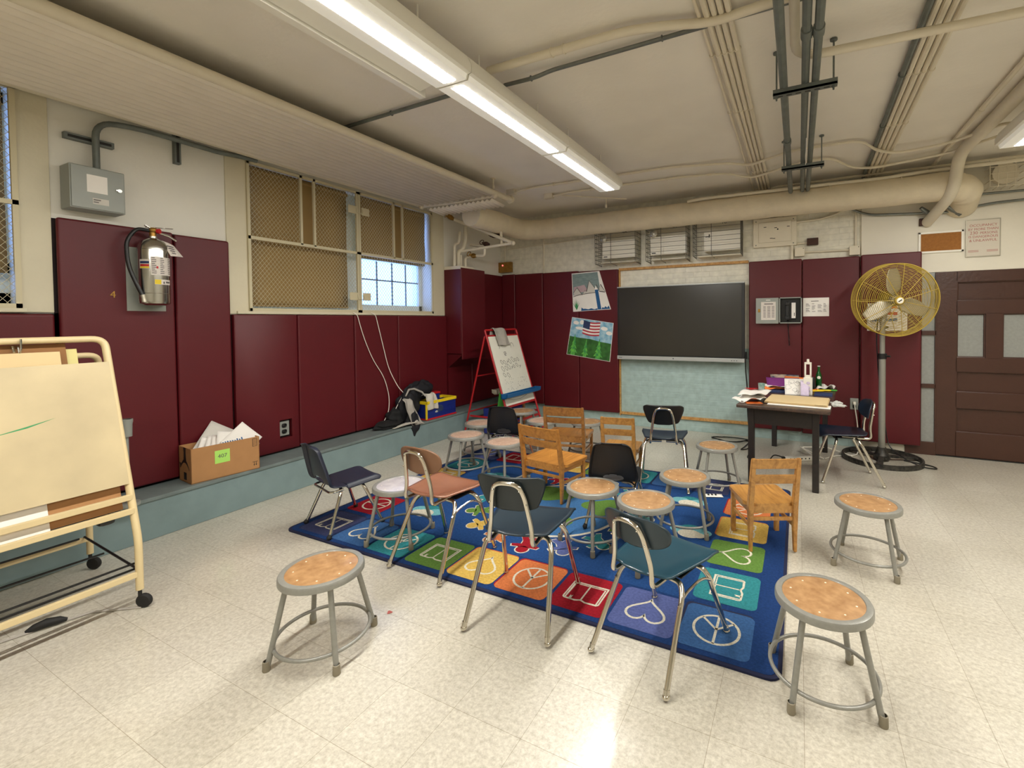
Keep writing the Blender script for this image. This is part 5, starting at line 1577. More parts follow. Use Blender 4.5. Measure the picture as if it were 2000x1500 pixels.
# flag
def fl_(u, v): return f2(.30 + u * .40, .05 + v * .36 + .03 * sin(u * 3.2) - .02, o1 + .0012)
n_ = 10
for r_ in range(9):
    b.mi = pi_['p_pred' if r_ % 2 == 0 else 'paper']
    for k in range(n_): b.poly([fl_(k / n_, r_ / 9), fl_((k + 1) / n_, r_ / 9), fl_((k + 1) / n_, (r_ + 1) / 9), fl_(k / n_, (r_ + 1) / 9)])
b.mi = pi_['p_navy']
for k in range(4): b.poly([fl_(k / n_, 0) + V((0, -.0004, 0)), fl_((k + 1) / n_, 0) + V((0, -.0004, 0)), fl_((k + 1) / n_, 5 / 9) + V((0, -.0004, 0)), fl_(k / n_, 5 / 9) + V((0, -.0004, 0))])
tag(b.build('painting', PM, recalc=False), 'lower child painting of a flag above green trees', 'painting', 'child paintings')

# ------------------------------------------------------------------ phone box, schedule, wall boxes
root = thing('phone_box', 'open grey wall box with a black telephone inside', 'phone box', (-.09, PY, 1.60))
b = MB()
b.box(-.124, .124, -.006, 0, -.158, .155); b.box(-.124, -.112, -.07, 0, -.158, .155); b.box(.112, .124, -.07, 0, -.158, .155); b.box(-.124, .124, -.07, 0, .143, .155); b.box(-.124, .124, -.07, 0, -.158, -.146)
b.mi = 1; b.box(-.111, .111, -.008, -.0055, -.145, .142)
b.build('box', ['boxgrey', 'black'], root)
b = MB(); b.box(-.385, -.13, -.075, -.062, -.16, .153, .004); b.build('door', 'boxgrey', root)
dr = root.children[-1]
b = MB(); b.box(-.325, -.16, -.0765, -.075, -.115, .105); b.mi = 1
for x, w_ in ((-.30, .028), (-.255, .035), (-.205, .03)):
    for k in range(9): b.box(x, x + w_, -.077, -.0764, .045 - k * .016, .051 - k * .016)
b.box(-.29, -.19, -.077, -.0764, .075, .085); b.build('phone_list', ['label_w', 'label_blk'], dr)
b = MB(); b.box(-.36, -.335, -.082, -.075, -.02, .02, .003); b.build('latch', 'brass', dr)
b = MB(); b.box(-.27, -.22, -.0765, -.075, .122, .13); b.build('small_label', 'paper', dr)
b = MB(); b.box(-.055, .055, -.04, -.008, -.115, .08, .008); b.build('phone_body', 'black', root)
b = MB(); b.box(-.055, -.015, -.075, -.04, -.11, .095, .012); b.obox((-.035, -.075, .078), (.046, .03, .045), None, .01); b.obox((-.035, -.075, -.092), (.046, .03, .045), None, .01); b.build('handset', 'black', root)
b = MB(); b.box(.012, .056, -.0425, -.040, -.095, .09); b.mi = 1; b.box(.038, .046, -.043, -.042, -.07, -.03); b.build('number_card', ['paper', 'label_blk'], root)
b = MB(); pts = [(-.03 + .006 * cos(k * 1.3) + .02 * (k / 90), -.05 + .006 * sin(k * 1.3), -.115 - .31 * k / 90) for k in range(91)]; b.tube(pts, .004, 6); b.build('curly_cord', 'black', root)
b = MB(); b.box(.046, .318, PY - .002, PY + .0002, 1.524, 1.743); b.mi = 1
for x, w_ in ((.075, .05), (.14, .04), (.20, .05), (.26, .035)):
    for k in range(8):
        if (k + int(x * 100)) % 5: b.box(x, x + w_ * (.6 + .4 * ((k * 7) % 5) / 5), PY - .0025, PY - .002, 1.67 - k * .013, 1.675 - k * .013)
b.box(.13, .21, PY - .0025, PY - .002, 1.70, 1.707)
tag(b.build('notice_sheet', ['paper', 'label_blk']), 'white printed schedule sheet beside the phone box', 'notice')
root = thing('breaker_box', 'white painted electrical panel cover under the big pipe', 'electrical panel', (-.27, YB, 2.562))
b = MB(); b.box(-.242, .245, -.05, -.0, -.178, .172, .004); b.build('cover', 'pipe', root)
b = MB(); b.box(-.18, .19, -.058, -.049, -.125, .125, .006); b.mi = 1
for x, z in ((-.12, .06), (.0, .045), (.14, .05), (-.05, -.08), (-.02, -.085)): b.box(x, x + .03, -.0585, -.0575, z, z + .008)
b.box(.03, .045, -.0585, -.0575, .02, .038); b.build('door', ['pipe', 'dark'], root)
for x, z in ((-.21, .14), (.21, .14), (-.21, -.15), (.21, -.15)):
    b = MB(); b.sphere((x, -.05, z), (.007, .003, .007), 8, 5); b.build('screw', 'galv', root)
for k in range(8):
    x = -.44 + k * .048
    b = MB(); b.cyl((x, 6.175, 2.72), (x, 6.175, 2.98), .013, n=8)
    tag(b.build('conduit', 'pipe'), 'short white conduit of the row of eight rising from the electrical panel', 'conduit', 'conduits above the electrical panel')
b = MB(); b.cyl((-.02, 6.18, 2.40), (.09, 6.18, 2.405), .012, n=8); b.mi = 1; b.box(.085, .205, 6.13, YB - .001, 2.37, 2.45, .004)
tag(b.build('conduit_box', ['pipe', 'rust']), 'small brownish conduit box right of the electrical panel', 'conduit box')
for x0, x1, z0, z1, lab in ((-.045, .062, 2.245, 2.35, 'white junction box below the electrical panel corner'), (.52, .625, 2.22, 2.325, 'white junction box at the pillar above the maroon pads')):
    b = MB(); b.box(x0, x1, 6.14, YB - .001, z0, z1, .005); b.mi = 1; b.sphere((x1 - .015, 6.14, z1 - .015), (.005, .002, .005), 8, 4); tag(b.build('junction_box', ['pipe', 'dark']), lab, 'junction box', 'wall junction boxes')
conduit('short level white conduit joining the two wall junction boxes', [(.06, 6.18, 2.295), (.525, 6.18, 2.285)], .011)
conduit('thick white conduit between the electrical panel and the maroon pads', [(-.075, 6.175, 2.39), (-.075, 6.175, 2.215)], .018)
conduit('upright white conduit above the pillar junction box', [(.585, 6.175, 2.32), (.585, 6.175, 2.95)], .011)
conduit('white conduit sagging from the electrical panel towards the pillar', [(-.03, 6.175, 2.66), (.25, 6.175, 2.67), (.47, 6.175, 2.74), (.66, 6.15, 2.92)], .012, rad=.2)

# caged emergency light units
def cage(x0, x1, zb, name, lab, lamp, kind):
    root = thing('emergency_light', lab, 'emergency light', ((x0 + x1) / 2, YB, 2.5), group='caged emergency light units')
    c = (x0 + x1) / 2; a, e = x0 - c, x1 - c; zb -= 2.5; zt = .48; yf, yw_ = -.25, -.004; r = .0032
    b = MB()
    for z in [zb + .0 + k * .058 for k in range(10)]:
        b.tube([(a, yw_, z), (a, yf, z), (e, yf, z), (e, yw_, z)], r, 5)
    for x in (a, (a + e) / 2 - .06, e): b.tube([(x, yf, zt), (x, yf, zb), (x, yw_, zb - .012)], r * 1.2, 5)
    for y in (-.19, -.13, -.07, -.01):
        for x in (a, e): b.tube([(x, y, zt), (x, y, zb)], r, 5)
    b.build('cage', 'wire', root)
    bx = {0: (a + .07, e - .03), 1: (a + .03, e - .01), 2: (a + .12, e - .005)}[kind]
    b = MB(); b.box(bx[0], bx[1], -.15, -.003, -.13, .115, .006); b.build('unit', 'white', root)
    un = root.children[-1]
    b = MB(); b.box(bx[0] + .02, bx[0] + .06, -.1515, -.15, -.11 if kind < 2 else .05, -.098 if kind < 2 else .06); b.box(bx[0] + .06, bx[0] + .075, -.1515, -.15, -.11 if kind < 2 else .045, -.098 if kind < 2 else .085); b.build('marking', 'dark', un)
    b = MB(); b.box(a + .05, e - .02, -.012, -.003, .12, .31, .003); b.build('back_board', 'offwhite', root)
    b = MB(); b.text(name, .062, T4(RYm, ((a + e) / 2 + .06, -.0125, .235)), depth=.0005); b.build('lettering', 'dark', root)
    b = MB(); b.box(a + .04, e, -.16, -.003, -.20, -.185, .002); b.build('shelf', 'offwhite', root)
    for x in lamp:
        b = MB(); R = rotm(x=90); cpt = (x + (0), -.155, .155)
        b.lathe([(0, -.05), (.035, -.045), (.052, .0), (.055, .012), (.05, .014)], 20, cpt, R); b.mi = 1; b.lathe([(.05, .008), (.03, .02), (0, .024)], 20, cpt, R)
        b.build('lamp', ['offwhite', 'chromelamp'], root)
cage(-2.575, -1.985, 2.29, '4A', 'caged emergency light 4A, nearest the corner above the paintings', [-.21], 0)
cage(-1.835, -1.305, 2.285, '4B', 'middle caged emergency light, marked 4B', [-.19], 1)
cage(-1.215, -.64, 2.31, '4C', 'caged emergency light 4C, nearest the electrical panel', [], 2)

# ------------------------------------------------------------------ sign, cork board, outlet on the door side
root = thing('occupancy_sign', 'framed occupancy limit sign with red lettering above the brown door', 'sign', (1.712, DY, 2.315))
b = MB(); b.box(-.142, .142, -.012, 0, -.192, .196, .003); b.build('frame', 'alu', root)
b = MB(); b.box(-.131, .131, -.0135, -.011, -.181, .185); b.build('panel', 'signpanel', root)
b = MB()
for t_, sz, x, z in (('OCCUPANCY', .036, 0, .122), ('BY MORE THAN', .034, 0, .083), ('230', .044, -.075, .043), ('PERSONS', .034, .045, .043), ('IS DANGEROUS', .034, 0, .006), ('& UNLAWFUL', .036, 0, -.034)):
    b.text(t_, sz, T4(RYm, (x, -.0138, z)), depth=.0003)
for k in range(3): b.box(-.12, -.035, -.0138, -.0135, -.125 - k * .008, -.122 - k * .008); b.box(.03, .12, -.0138, -.0135, -.125 - k * .008, -.122 - k * .008)
b.build('lettering', 'signred', root)
root = thing('cork_board', 'small cork board in a white frame left of the occupancy sign', 'board', (1.362, DY, 2.305))
b = MB()
for x0, x1, z0, z1 in ((-.195, .195, -.115, -.093), (-.195, .195, .093, .115), (-.195, -.173, -.115, .115), (.173, .195, -.115, .115)): b.box(x0, x1, -.016, 0, z0, z1, .003)
b.build('frame', 'white', root)
b = MB(); b.box(-.175, .175, -.008, -.001, -.095, .095); b.build('cork', 'cork', root)
root = thing('wall_outlet', 'metal outlet with a white plug between the maroon pads behind the chair', 'outlet', (.575, PY - .002, .512))
b = MB(); b.box(-.042, .042, -.012, 0, -.065, .065, .004); b.build('plate', 'boxgrey', root)
b = MB(); b.obox((0, -.014, -.03), (.034, .004, .036), None, .01); b.build('socket', 'black', root)
b = MB(); b.obox((0, -.03, .012), (.03, .034, .032), None, .006); b.tube(fillet([(0, -.045, .01), (.002, -.06, -.04), (.02, -.05, -.16), (.03, -.05, -.25), (.03, -.10, -.44), (.0, -.35, -.503), (-.20, -.45, -.503), (-.32, -.62, -.503)], .06), .006, 8)
b.build('plug_and_cord', 'white', root)

# ------------------------------------------------------------------ yellow pedestal fan
root = thing('pedestal_fan', 'large yellow wire-caged pedestal fan on a grey pole by the door', 'fan', (.785, 5.72, 0))
b = MB(); b.lathe([(.345, 0), (.362, 0), (.362, .05), (.345, .05)], 56, closed=True)
for k in range(3):
    a = math.radians(20 + 120 * k); b.bar((.04 * cos(a), .04 * sin(a), .05), (.35 * cos(a), .35 * sin(a), .03), .05, .025, bev=.005)
b.lathe([(0, 0.02), (.075, .02), (.075, .06), (.05, .09), (.04, .14), (0, .14)], 20); b.build('base', 'blackpaint', root)
b = MB(); b.cyl((0, 0, .08), (0, 0, 1.12), .032, n=20); b.cyl((0, 0, 1.10), (0, 0, 1.52), .025, n=18); b.build('pole', 'polegrey', root)
b = MB(); b.cyl((0, 0, 1.07), (0, 0, 1.125), .041, n=20); b.cyl((.03, -.03, 1.1), (.06, -.06, 1.1), .01, n=8); b.build('collar', 'black', root)
fd = V((.20, -.97, -.10)).normalized()
zx = fd; xx_ = V((0, 0, 1)).cross(zx).normalized(); yy_ = zx.cross(xx_)
FR = Matrix((xx_, yy_, zx)).transposed()
FC = V((.087, -.055, 1.682))
FX = T4(FR, FC)
Rf = .366
b = MB(FX)
def prof_front(r): return .085 + .055 * (1 - (r / Rf) ** 2)
def prof_back(r): return -.075 - .05 * (1 - (r / Rf) ** 2)
for pf in (prof_front, prof_back):
    nr = 21 if pf is prof_front else 13
    for k in range(nr):
        r = .055 + (Rf - .055) * (k / (nr - 1))
        b.torus((0, 0, pf(r)), r, .0021, 72, 5)
    for k in range(11):
        a = 2 * PI * k / 11 + .3
        b.tube([((.05 + (Rf - .05) * t) * cos(a), (.05 + (Rf - .05) * t) * sin(a), pf(.05 + (Rf - .05) * t) + .004) for t in [i / 8 for i in range(9)]], .0032, 6)
for k in range(9): b.torus((0, 0, -.075 + .02 * k), Rf + .002 * sin(PI * k / 8), .0018 if 0 < k < 8 else .006, 72, 6)
b.build('cage', 'fanyellow', root)
b = MB(FX); b.lathe([(0, .155), (.035, .153), (.043, .145), (.045, .13), (0, .13)], 24); cg = b.build('hub_badge', 'fanyellow', root)
b = MB(FX); b.lathe([(0, .157), (.026, .156), (.03, .153)], 20); b.mi = 1; b.obox((0, 0, .1575), (.036, .010, .001), rotm(z=35)); b.build('badge_disc', ['white', 'dark'], cg)
for k in range(3):
    b = MB(FX); a = math.radians(95 + 120 * k)
    def bl(u, v):
        r = .045 + v * .275; w = .045 + .06 * sin(PI * min(1, v * .9 + .08)) ** .7
        th = a + (u - .5) * 2 * w / max(r, .12) * .75
        return V((r * cos(th), r * sin(th), .02 + (u - .5) * .075 * (1 - v * .5)))
    b.grid(bl, 10, 14); b.build('blade', 'alu', root, solid=.003)
b = MB(FX); b.lathe([(0, .06), (.035, .055), (.05, .03), (.05, -.01), (0, -.01)], 20); b.build('hub', 'alu', root)
b = MB(FX); b.lathe([(0, -.02), (.07, -.02), (.078, -.05), (.078, -.20), (.06, -.22), (0, -.225)], 24); b.build('motor', 'fanyellow', root)
b = MB(); b.tube([(0, 0, 1.45), (.02, .02, 1.56), FC + FR @ V((0, 0, -.16))], [.03, .03, .03], 12); b.build('yoke', 'polegrey', root)
b = MB(); b.tube(fillet([FC + FR @ V((-.06, -.05, -.2)), (-.05, .03, 1.3), (-.03, .02, .9), (.03, .035, .4), (.06, .03, .14), (.2, -.15, .06), (.33, -.2, .02), (.45, -.14, .008), (.42, -.05, .008), (.2, .05, .01)], .1), .006, 7); b.build('power_cord', 'black', root)
# book case poster seen through the cage
b = MB(); b.box(.69, 1.06, 6.078, 6.0845, 1.355, 1.66); b.mi = 1
for k, (z, m_) in enumerate(((1.60, 1), (1.53, 2), (1.46, 3), (1.38, 4))):
    b.mi = m_
    b.box(.72, .80 + .03 * k, 6.0775, 6.078, z, z + .025); b.box(.86, .97, 6.0775, 6.078, z, z + .03)
b.mi = 4
for k in range(10): b.box(.72 + (k % 5) * .065, .77 + (k % 5) * .065, 6.0775, 6.078, 1.42 + .075 * (k // 5), 1.455 + .075 * (k // 5))
tag(b.build('wall_poster', ['paper', 'orange', 'redp', 'p_blue', 'label_w']), 'poster on the pillar pad seen through the yellow fan cage', 'poster')

# ------------------------------------------------------------------ dark desk and what lies on it
dk = thing('desk', 'dark brown wooden desk with straight square legs, piled with papers', 'desk', (-.066, 5.093, 0), rz=-5.5)
b = MB(); b.box(-.375, .375, -.75, .85, .696, .726, .006); b.build('desk_top', 'desktop', dk)
b = MB()
b.box(-.27, .27, -.655, -.63, .545, .696); b.box(-.27, .27, .735, .76, .56, .696); b.box(-.275, -.255, -.63, .74, .56, .696); b.box(.255, .275, -.63, .74, .56, .696)
b.build('apron', 'darkwood', dk)
for x in (-.262, .262):
    for y in (-.64, .745):
        b = MB(); b.prism([(x - .028, y - .028, .696), (x + .028, y - .028, .696), (x + .028, y + .028, .696), (x - .028, y + .028, .696)], (0, 0, -.001)); b.obox((x, y, .348), (.052, .052, .696), None, .004); b.build('leg', 'darkwood', dk)
TZ = .7262
rD = rotm(z=-5.5)
def flat(name, m, lab, x, y, z, w, d, rz, t=.003, group=None, cat='paper', wav=0):
    b = MB(T4(rotm(z=rz), (x, y, z)))
    if wav:
        rn = random.Random(int(x * 999)); p = [rn.uniform(0, 6) for _ in range(4)]
        b.grid(lambda u, v: ((u - .5) * w, (v - .5) * d, wav * (1 + sin(u * 5 + p[0]) * sin(v * 4 + p[1]) + .5 * sin(u * 11 + p[2] + v * 7)) * (.4 + abs(u - .5) + abs(v - .5))), 12, 12)
        return tag(b.build(name, m, solid=.0015), lab, cat, group)
    b.box(-w / 2, w / 2, -d / 2, d / 2, 0, t, min(.001, t * .3)); return tag(b.build(name, m), lab, cat, group)
PD = 'papers piled on the dark desk'
flat('paper_sheet', 'orange', 'orange scrap of paper under the red-splashed sheet at the desk corner', -.375, 4.52, TZ, .14, .10, 20, .002, PD)
flat('paper_sheet', 'paper', 'crumpled white sheet at the front left desk corner', -.40, 4.66, TZ + .004, .26, .36, -12, group=PD, wav=.02)
o = flat('paper_sheet', 'paper', 'white sheet with a red paint splash at the left end of the desk', -.385, 4.80, TZ + .045, .24, .36, -8, group=PD, wav=.012)
b = MB(); blob((0, 0, 0), (.075, .045, .07, .03, .05, .035), 0); r_ = b.build('red_splash', 'redp', o, recalc=False); r_.location = (-.43, 4.90, TZ + .0745); r_.rotation_euler = (0, 0, .6)
flat('paper_sheet', 'paper', 'long white sheet under the manila folder along the front desk edge', .0, 4.52, TZ + .001, .50, .16, -5, .004, PD)
b = MB(T4(rD, (-.005, 4.70, TZ + .006))); b.box(-.26, .25, -.20, .22, 0, .012, .002); b.box(-.255, .245, -.21, .2, .013, .022, .002); b.mi = 1; b.box(.15, .245, -.2115, -.2095, .0125, .014)
tag(b.build('manila_folder', ['manila', 'dark']), 'wide cream manila folder lying along the front of the desk', 'folder')
b = MB(T4(rD, (.30, 4.60, TZ + .001))); lump(b, (0, 0, .022), (.04, .055, .022), 4, 24, 14, .25)
lump(b, (.02, -.04, .016), (.05, .02, .012), 5, 20, 12, .25)
tag(b.build('plastic_bag', 'bag'), 'clear crumpled plastic bag at the right end of the manila folder', 'bag')
b = MB(); b.lathe([(.026, .0), (.033, .105), (.034, .107), (.0325, .107), (.025, .003), (0, .003), (0, 0)], 24, (-.345, 5.10, TZ)); tag(b.build('paint_cup', 'cup'), 'paint-stained clear cup at the left of the desk', 'cup')
# white tower thing
root = thing('white_holder', 'tall white plastic holder with a loop top and round holes on the desk', 'holder', (.085, 5.20, TZ), rz=-8)
b = MB(); b.box(-.04, .04, -.02, .02, 0, .175, .004); b.mi = 1
for z in (.04, .075, .12): b.sphere((0.005, -.02, z), (.019, .002, .016), 14, 6)
b.build('lower_block', ['white', 'lilac'], root)
b = MB(); b.box(-.032, -.017, -.012, .012, .172, .325, .003); b.box(.017, .032, -.012, .012, .172, .325, .003); b.box(-.032, .032, -.012, .012, .31, .33, .003); b.box(-.032, .032, -.012, .012, .172, .20, .003); b.build('loop_frame', 'white', root)
b = MB(); b.cyl((0, 0, .328), (0, 0, .362), .014, .011, 14); b.build('knob', 'white', root)
root = thing('glass_bottle', 'green glass bottle with a round white label on the desk', 'bottle', (.20, 5.74, TZ))
b = MB(); b.lathe([(0, 0), (.028, .0), (.031, .004), (.031, .125), (.028, .15), (.015, .185), (.0125, .20), (.0125, .235), (.0145, .237), (.0145, .245), (.010, .247), (0, .247)], 28); b.build('bottle', 'glassg', root)
b = MB(); b.lathe([(.0, .250), (.014, .249), (.016, .240), (.0148, .238)], 20); b.build('cap', 'silver', root)
b = MB(T4(Matrix(((1, 0, 0), (0, 0, -1), (0, 1, 0))), (0, -.0305, .12))); b.lathe([(0, .001), (.017, .0)], 20); b.build('round_label', 'white', root)
def leaning(name, m, lab, c, w, h, rz, tilt, cat='paper', curl=.01, seed=1, mats=None, t=.0012):
    return sheet(name, m, lab, c, w, h, rotm(z=rz) @ rotm(x=tilt), cat, PD, curl, 8, t, 2., seed)
o = leaning('coloring_page', 'paper', 'white colouring page with line drawings leaning on the white holder', (-.03, 5.22, TZ + .068), .20, .20, 4, 52, seed=5, curl=.006)
b = MB(T4(rotm(z=4) @ rotm(x=52), (-.03, 5.22, TZ + .068)))
rn = random.Random(5)
for k in range(9):
    cx, cy, r = rn.uniform(-.075, .075), rn.uniform(-.07, .07), rn.uniform(.012, .028)
    b.strip([(cx + r * cos(t) * (1 + .3 * sin(3 * t + k)), cy + r * sin(t), .0075) for t in [2 * PI * i / 14 for i in range(14)]], .0018, (0, 0, 1), closed=True)
b.build('drawing', 'pencil', o)
o = leaning('lilac_sheet', 'lilac', 'lilac patterned sheet in front of the white holder', (.055, 5.165, TZ + .065), .075, .16, 2, 60, seed=2, curl=.004)
leaning('purple_paper', 'purple', 'purple sheet of paper lying across the desk pile', (-.15, 5.52, TZ + .075), .34, .16, 10, 28, seed=8)
leaning('orange_paper', 'orange', 'bright orange sheet behind the purple paper', (-.02, 5.66, TZ + .085), .26, .14, -8, 30, seed=4)
leaning('magazine', 'mag', 'magazine with a photo cover at the back of the desk pile', (-.14, 5.74, TZ + .085), .30, .16, 8, 26, cat='magazine', seed=6, t=.006)
flat('paper_sheet', 'paper', 'white sheet under the purple paper', -.18, 5.42, TZ + .03, .32, .14, 6, group=PD, wav=.012)
flat('paper_sheet', 'orange', 'torn orange strip at the left of the desk pile', -.24, 5.33, TZ + .02, .24, .06, 4, group=PD, wav=.01)
flat('book', 'p_navy', 'navy book lying behind the paint cup on the desk', -.17, 5.30, TZ, .26, .16, 3, .018, cat='book')
flat('book', 'p_navy', 'navy book at the right of the white holder', .225, 5.24, TZ, .16, .17, -4, .016, cat='book')
flat('paper_sheet', 'paper', 'white sheets at the far right corner of the desk', .27, 5.74, TZ, .16, .20, -12, group=PD, wav=.02)
MG = 'markers on the desk'
for k, (x, y, rz, m_, lab) in enumerate(((.18, 5.44, 30, 'yellowp', 'yellow marker beside the green bottle'), (.235, 5.50, 12, 'yellowp', 'yellow marker nearest the desk right edge'), (.29, 5.53, 5, 'greenp', 'green marker at the right desk edge'), (.15, 5.50, 60, 'orange', 'orange marker next to the white holder'))):
    b = MB(T4(rotm(z=rz), (x, y, TZ + .010))); b.cyl((-.06, 0, 0), (.06, 0, 0), .009, n=10); b.cyl((.06, 0, 0), (.075, 0, 0), .009, .005, 10); tag(b.build('marker_pen', m_), lab, 'marker', MG)
b = MB(); b.lathe([(0, 0), (.025, 0), (.03, .02), (.028, .11), (.018, .13), (0, .13)], 16, (.135, 5.66, TZ)); tag(b.build('black_bottle', 'black'), 'small black bottle behind the white holder', 'bottle')
# power strip and white rack under the desk
root = thing('power_strip', 'white power strip on the floor under the desk', 'power strip', (.02, 5.37, 0), rz=28)
b = MB(); b.box(-.17, .17, -.028, .028, .002, .042, .005); b.mi = 1
for k in range(6): b.sphere((-.12 + k * .04, -.028, .026), (.008, .002, .008), 8, 4)
b.build('strip', ['white', 'dark'], root)
b = MB(); b.tube(fillet([(-.17, 0, .02), (-.22, 0, .05), (-.28, .02, .06), (-.36, -.04, .01), (-.42, -.1, .007)], .04), .006, 8); b.obox((-.185, 0, .03), (.03, .03, .03), None, .004); b.build('power_lead', 'black', root)
b = MB(); P = [(.02, 5.72, .01), (.32, 5.80, .01), (.30, 5.62, .01), (.24, 5.50, .05)]
b.tube(fillet([(.24, 5.50, .01), (.02, 5.70, .06), (.28, 5.80, .06), (.36, 5.84, .03), (.52, 5.72, .01)], .05), .007, 8); b.tube([(.02, 5.70, .06), (.20, 5.42, .01)], .007, 8)
tag(b.build('white_wire_frame', 'white'), 'bent white wire frame on the floor under the back of the desk', 'wire frame')

# ------------------------------------------------------------------ red A-frame easel in the corner
root = thing('aframe_easel', 'red tubular children easel with white board in the far left corner', 'easel', (-4.02, 4.84, 0), rz=-1.5)
# local: x away from the wall, y along it, width .72
ZT_, TX, FX_, WD = 1.35, .372, .80, .70
def fr(z): return FX_ + (TX - FX_) * z / ZT_            # front plane x at height z
b = MB(); b.tube(fillet([(FX_, 0, .012), (fr(1.34), 0, 1.34), (fr(1.385), .0, 1.385), (fr(1.385), WD, 1.385), (fr(1.34), WD, 1.34), (FX_, WD, .012)], .05, 6), .0135, 10); b.build('front_frame', 'red', root)
b = MB(); b.tube(fillet([(.0, 0, .012), (TX - .012, 0, 1.31), (TX - .012, WD, 1.31), (.0, WD, .012)], .03, 4), .0125, 10); b.build('rear_frame', 'red', root)
b = MB()
for z in (1.305, .40, .20, .09): b.bar((fr(z), 0, z), (fr(z), WD, z), .02, .028)
b.build('front_rail', 'red', root)
for z in (.78, .30):
    b = MB(); b.tube([(TX * z / ZT_, 0, z), (TX * z / ZT_, WD, z)], .009, 8); b.build('rear_rail', 'red', root)
for y in (0, WD):
    b = MB(); b.bar((TX * .3 / ZT_ + .02, y, .25), (fr(.25), y, .25), .016, .022); b.build('side_brace', 'red', root)
b = MB(); b.prism([(fr(.41) + .012, .02, .41), (fr(.41) + .012, WD - .02, .41), (fr(1.30) + .012, WD - .02, 1.30), (fr(1.30) + .012, .02, 1.30)], (-.012, 0, -.004)); b.build('whiteboard', 'whiteboard', root)
wb = root.children[-1]
b = MB(); rn = random.Random(11)
def bp_(y, z): return V((fr(z) + .0135, y, z))
def loop(y, z, r, n=12):
    b.strip([bp_(y + r * .8 * cos(t + .5) * (1 + .2 * sin(2 * t + r * 99)), z + r * sin(t)) for t in [2 * PI * i / n for i in range(n)]], .006, (.95, 0, .3), closed=True)
for row, zs in enumerate((.955, .875, .79)):
    for k in range((7, 7, 2)[row]):
        y = .16 + k * .062 + rn.uniform(-.012, .012)
        if rn.random() < .7: loop(y, zs + rn.uniform(-.008, .008) + .004 * k, rn.uniform(.020, .034))
        else: b.strip([bp_(y - .02, zs + .02), bp_(y, zs), bp_(y + .02, zs + .022)], .005, (.95, 0, .3)); b.strip([bp_(y - .02, zs - .02), bp_(y + .018, zs + .01)], .005, (.95, 0, .3))
b.strip([bp_(.20, 1.20), bp_(.175, 1.18), bp_(.205, 1.16), bp_(.18, 1.135)], .005, (.95, 0, .3)); b.strip([bp_(.24, 1.21), bp_(.25, 1.15)], .005, (.95, 0, .3)); b.strip([bp_(.225, 1.18), bp_(.29, 1.175)], .005, (.95, 0, .3))
b.strip([bp_(.45, 1.14), bp_(.455, 1.19), bp_(.48, 1.205), bp_(.51, 1.19), bp_(.52, 1.15)], .006, (.95, 0, .3))
b.strip([bp_(.26, 1.09), bp_(.27, 1.04), bp_(.30, 1.04)], .008, (.95, 0, .3)); b.strip([bp_(.27, 1.09), bp_(.30, 1.085), bp_(.30, 1.06), bp_(.27, 1.06)], .009, (.95, 0, .3))
for k in range(45):
    y, z = rn.uniform(.12, .62), rn.uniform(.57, .74); b.strip([bp_(y, z), bp_(y + rn.uniform(-.01, .01), z + rn.uniform(.006, .018))], .004, (.95, 0, .3))
b.strip([bp_(.08, .50), bp_(.2, .47), bp_(.35, .465), bp_(.5, .49), bp_(.58, .53)], .004, (.95, 0, .3))
b.build('marker_doodles', 'pencil', wb)
def tray(x0, m, sgn, nm, z=.545):
    b = MB(); w0, w1 = (-.045, WD + .05) if sgn > 0 else (.46, WD + .15)
    prof = [(0, .03), (.0, -.03), (.05 * sgn, -.035), (.095 * sgn, -.015), (.10 * sgn, .03), (.09 * sgn, .03), (.085 * sgn, -.005), (.05 * sgn, -.02), (.012 * sgn, -.015), (.012 * sgn, .03)]
    b.prism([(x0 + p, w0, z + q) for p, q in prof], (0, w1 - w0, 0))
    for y in (w0, w1 - .012): b.prism([(x0 + p, y, z + q) for p, q in ((0, .035), (0, -.03), (.05 * sgn, -.035), (.095 * sgn, -.015), (.10 * sgn, .035))], (0, .012, 0))
    return b.build(nm, m, root)
tray(fr(.545) + .014, 'bluetray', 1, 'front_tray'); tray(.20, 'offwhite', -1, 'rear_tray', .50)
b = MB(T4(rotm(z=0), (-4.02 + fr(1.39), 5.10, 1.39)))
def dr_(u, v):
    s_ = (v - .42) * .42
    x = .024 * (1 if s_ > 0 else -1) * min(1, abs(s_) / .05) + (.36 * max(0, s_) if s_ > 0 else -.0)
    z = .018 - max(0, abs(s_) - .015) * (1.0 if s_ > 0 else .75) + (.004 * sin(u * 11))
    return V((x + .012 * sin(u * 8 + v * 4) + .006, (u - .5) * .30 * (1 - .12 * v) + .10 * max(0, s_), z))
b.grid(dr_, 16, 26)
tag(b.build('grey_cloth', 'cloth', solid=.006, sub=1), 'grey cloth hung over the top bar of the red easel', 'cloth')
EG = 'things stored under the red easel'
b = MB(T4(rotm(z=-20) @ rotm(y=14), (-3.46, 4.90, .46))); b.box(-.006, .006, -.05, .09, -.16, .12, .002); tag(b.build('green_folder', 'greenp'), 'green folder leaning inside the red easel at its left', 'folder', EG)
b = MB(); b.box(-3.93, -3.58, 5.62, 5.66, .0, .62, .003); tag(b.build('cardboard_sheet', 'cardboard'), 'brown cardboard sheet standing behind the red easel', 'cardboard', EG)
b = MB(T4(rotm(x=0), (-3.86, 5.5, .46))); lump(b, (0.03, .02, .06), (.06, .10, .05), 3, 24, 14, .15); tag(b.build('teal_cloth', 'p_sky'), 'light blue cloth lying in the rear tray of the red easel', 'cloth', EG)
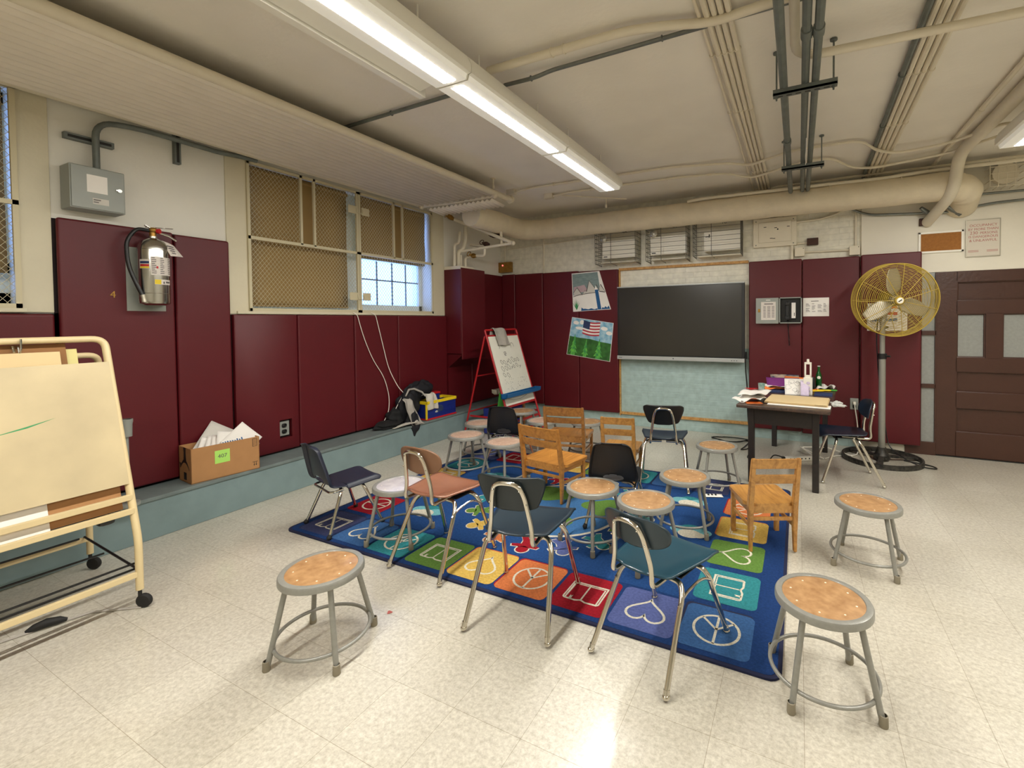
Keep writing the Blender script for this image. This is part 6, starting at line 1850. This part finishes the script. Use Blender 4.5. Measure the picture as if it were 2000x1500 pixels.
for x, y, z, lab in ((-3.60, 5.1, .20, 'blue bin on the lower shelf of the red easel'), (-3.60, 5.1, .012, 'blue bin on the floor under the red easel')):
    b = MB(); b.box(x - .16, x + .16, y - .2, y + .28, z, z + .15, .02); b.mi = 1; b.box(x - .14, x + .14, y - .18, y + .26, z + .145, z + .1515); tag(b.build('blue_bin', ['bluep', 'dark']), lab, 'bin', EG)

# ------------------------------------------------------------------ small litter
b = MB(T4(rotm(z=22), (-.64, 3.94, RZ + .001))); b.grid(lambda u, v: ((u - .5) * .15, (v - .5) * .07, .004 + .006 * sin(u * 4) * sin(v * 3)), 8, 4); b.mi = 1
for k in range(3): b.box(-.05 + k * .03, -.035 + k * .03, -.015, .012, .0125, .0128)
tag(b.build('paper_scrap', ['paper', 'dark'], solid=.001), 'small white paper scrap with dark print on the rug by the oak chair', 'paper scrap')
b = MB(T4(rotm(z=30), (-1.895, 1.668, .001))); blob((0, 0, .0008), (.016, .011, .018, .010, .014, .009), .0008)
tag(b.build('stain_spot', 'signred', recalc=False), 'small dark red spot on the bare floor near the front stool', 'spot')
LENS = 22
# ------------------------------------------------------------------ camera, light, world
cam = bpy.data.cameras.new('camera')
co = bpy.data.objects.new('camera', cam); COL.objects.link(co)
cam.sensor_fit = 'HORIZONTAL'; cam.sensor_width = 36
cam.lens = 36 * 895.05 / 2000
cam.shift_x = -(1120 - 1000) / 2000
cam.shift_y = (647.7 - 750) / 2000
cam.clip_start = .02
yw, pt, ro = -.45705, .02403, .00958
fw = V((sin(yw) * cos(pt), cos(yw) * cos(pt), -sin(pt))); rt = V((cos(yw), -sin(yw), 0)); dn = fw.cross(rt)
r2 = cos(ro) * rt + sin(ro) * dn; d2 = -sin(ro) * rt + cos(ro) * dn
co.matrix_world = Matrix(((r2.x, -d2.x, -fw.x, 0), (r2.y, -d2.y, -fw.y, 0), (r2.z, -d2.z, -fw.z, 1.5), (0, 0, 0, 1)))
S.camera = co
wd = bpy.data.worlds.new('World'); S.world = wd; wd.use_nodes = True
bg = wd.node_tree.nodes['Background']
bg.inputs['Color'].default_value = (.76, .85, 1, 1); bg.inputs['Strength'].default_value = 5.0
S.view_settings.view_transform = 'Standard'; S.view_settings.look = 'None'
S.view_settings.exposure = 0.25; S.view_settings.gamma = 1
S.view_settings.use_curve_mapping = False
M['lens'].node_tree.nodes['Principled BSDF'].inputs['Emission Strength'].default_value = LENS * 4
M['lens_side'].node_tree.nodes['Principled BSDF'].inputs['Emission Strength'].default_value = 0.15
S.cycles.use_denoising = True
S.cycles.max_bounces = 10
S.cycles.diffuse_bounces = 6
S.cycles.sample_clamp_indirect = 6
S.cycles.caustics_reflective = False; S.cycles.caustics_refractive = False
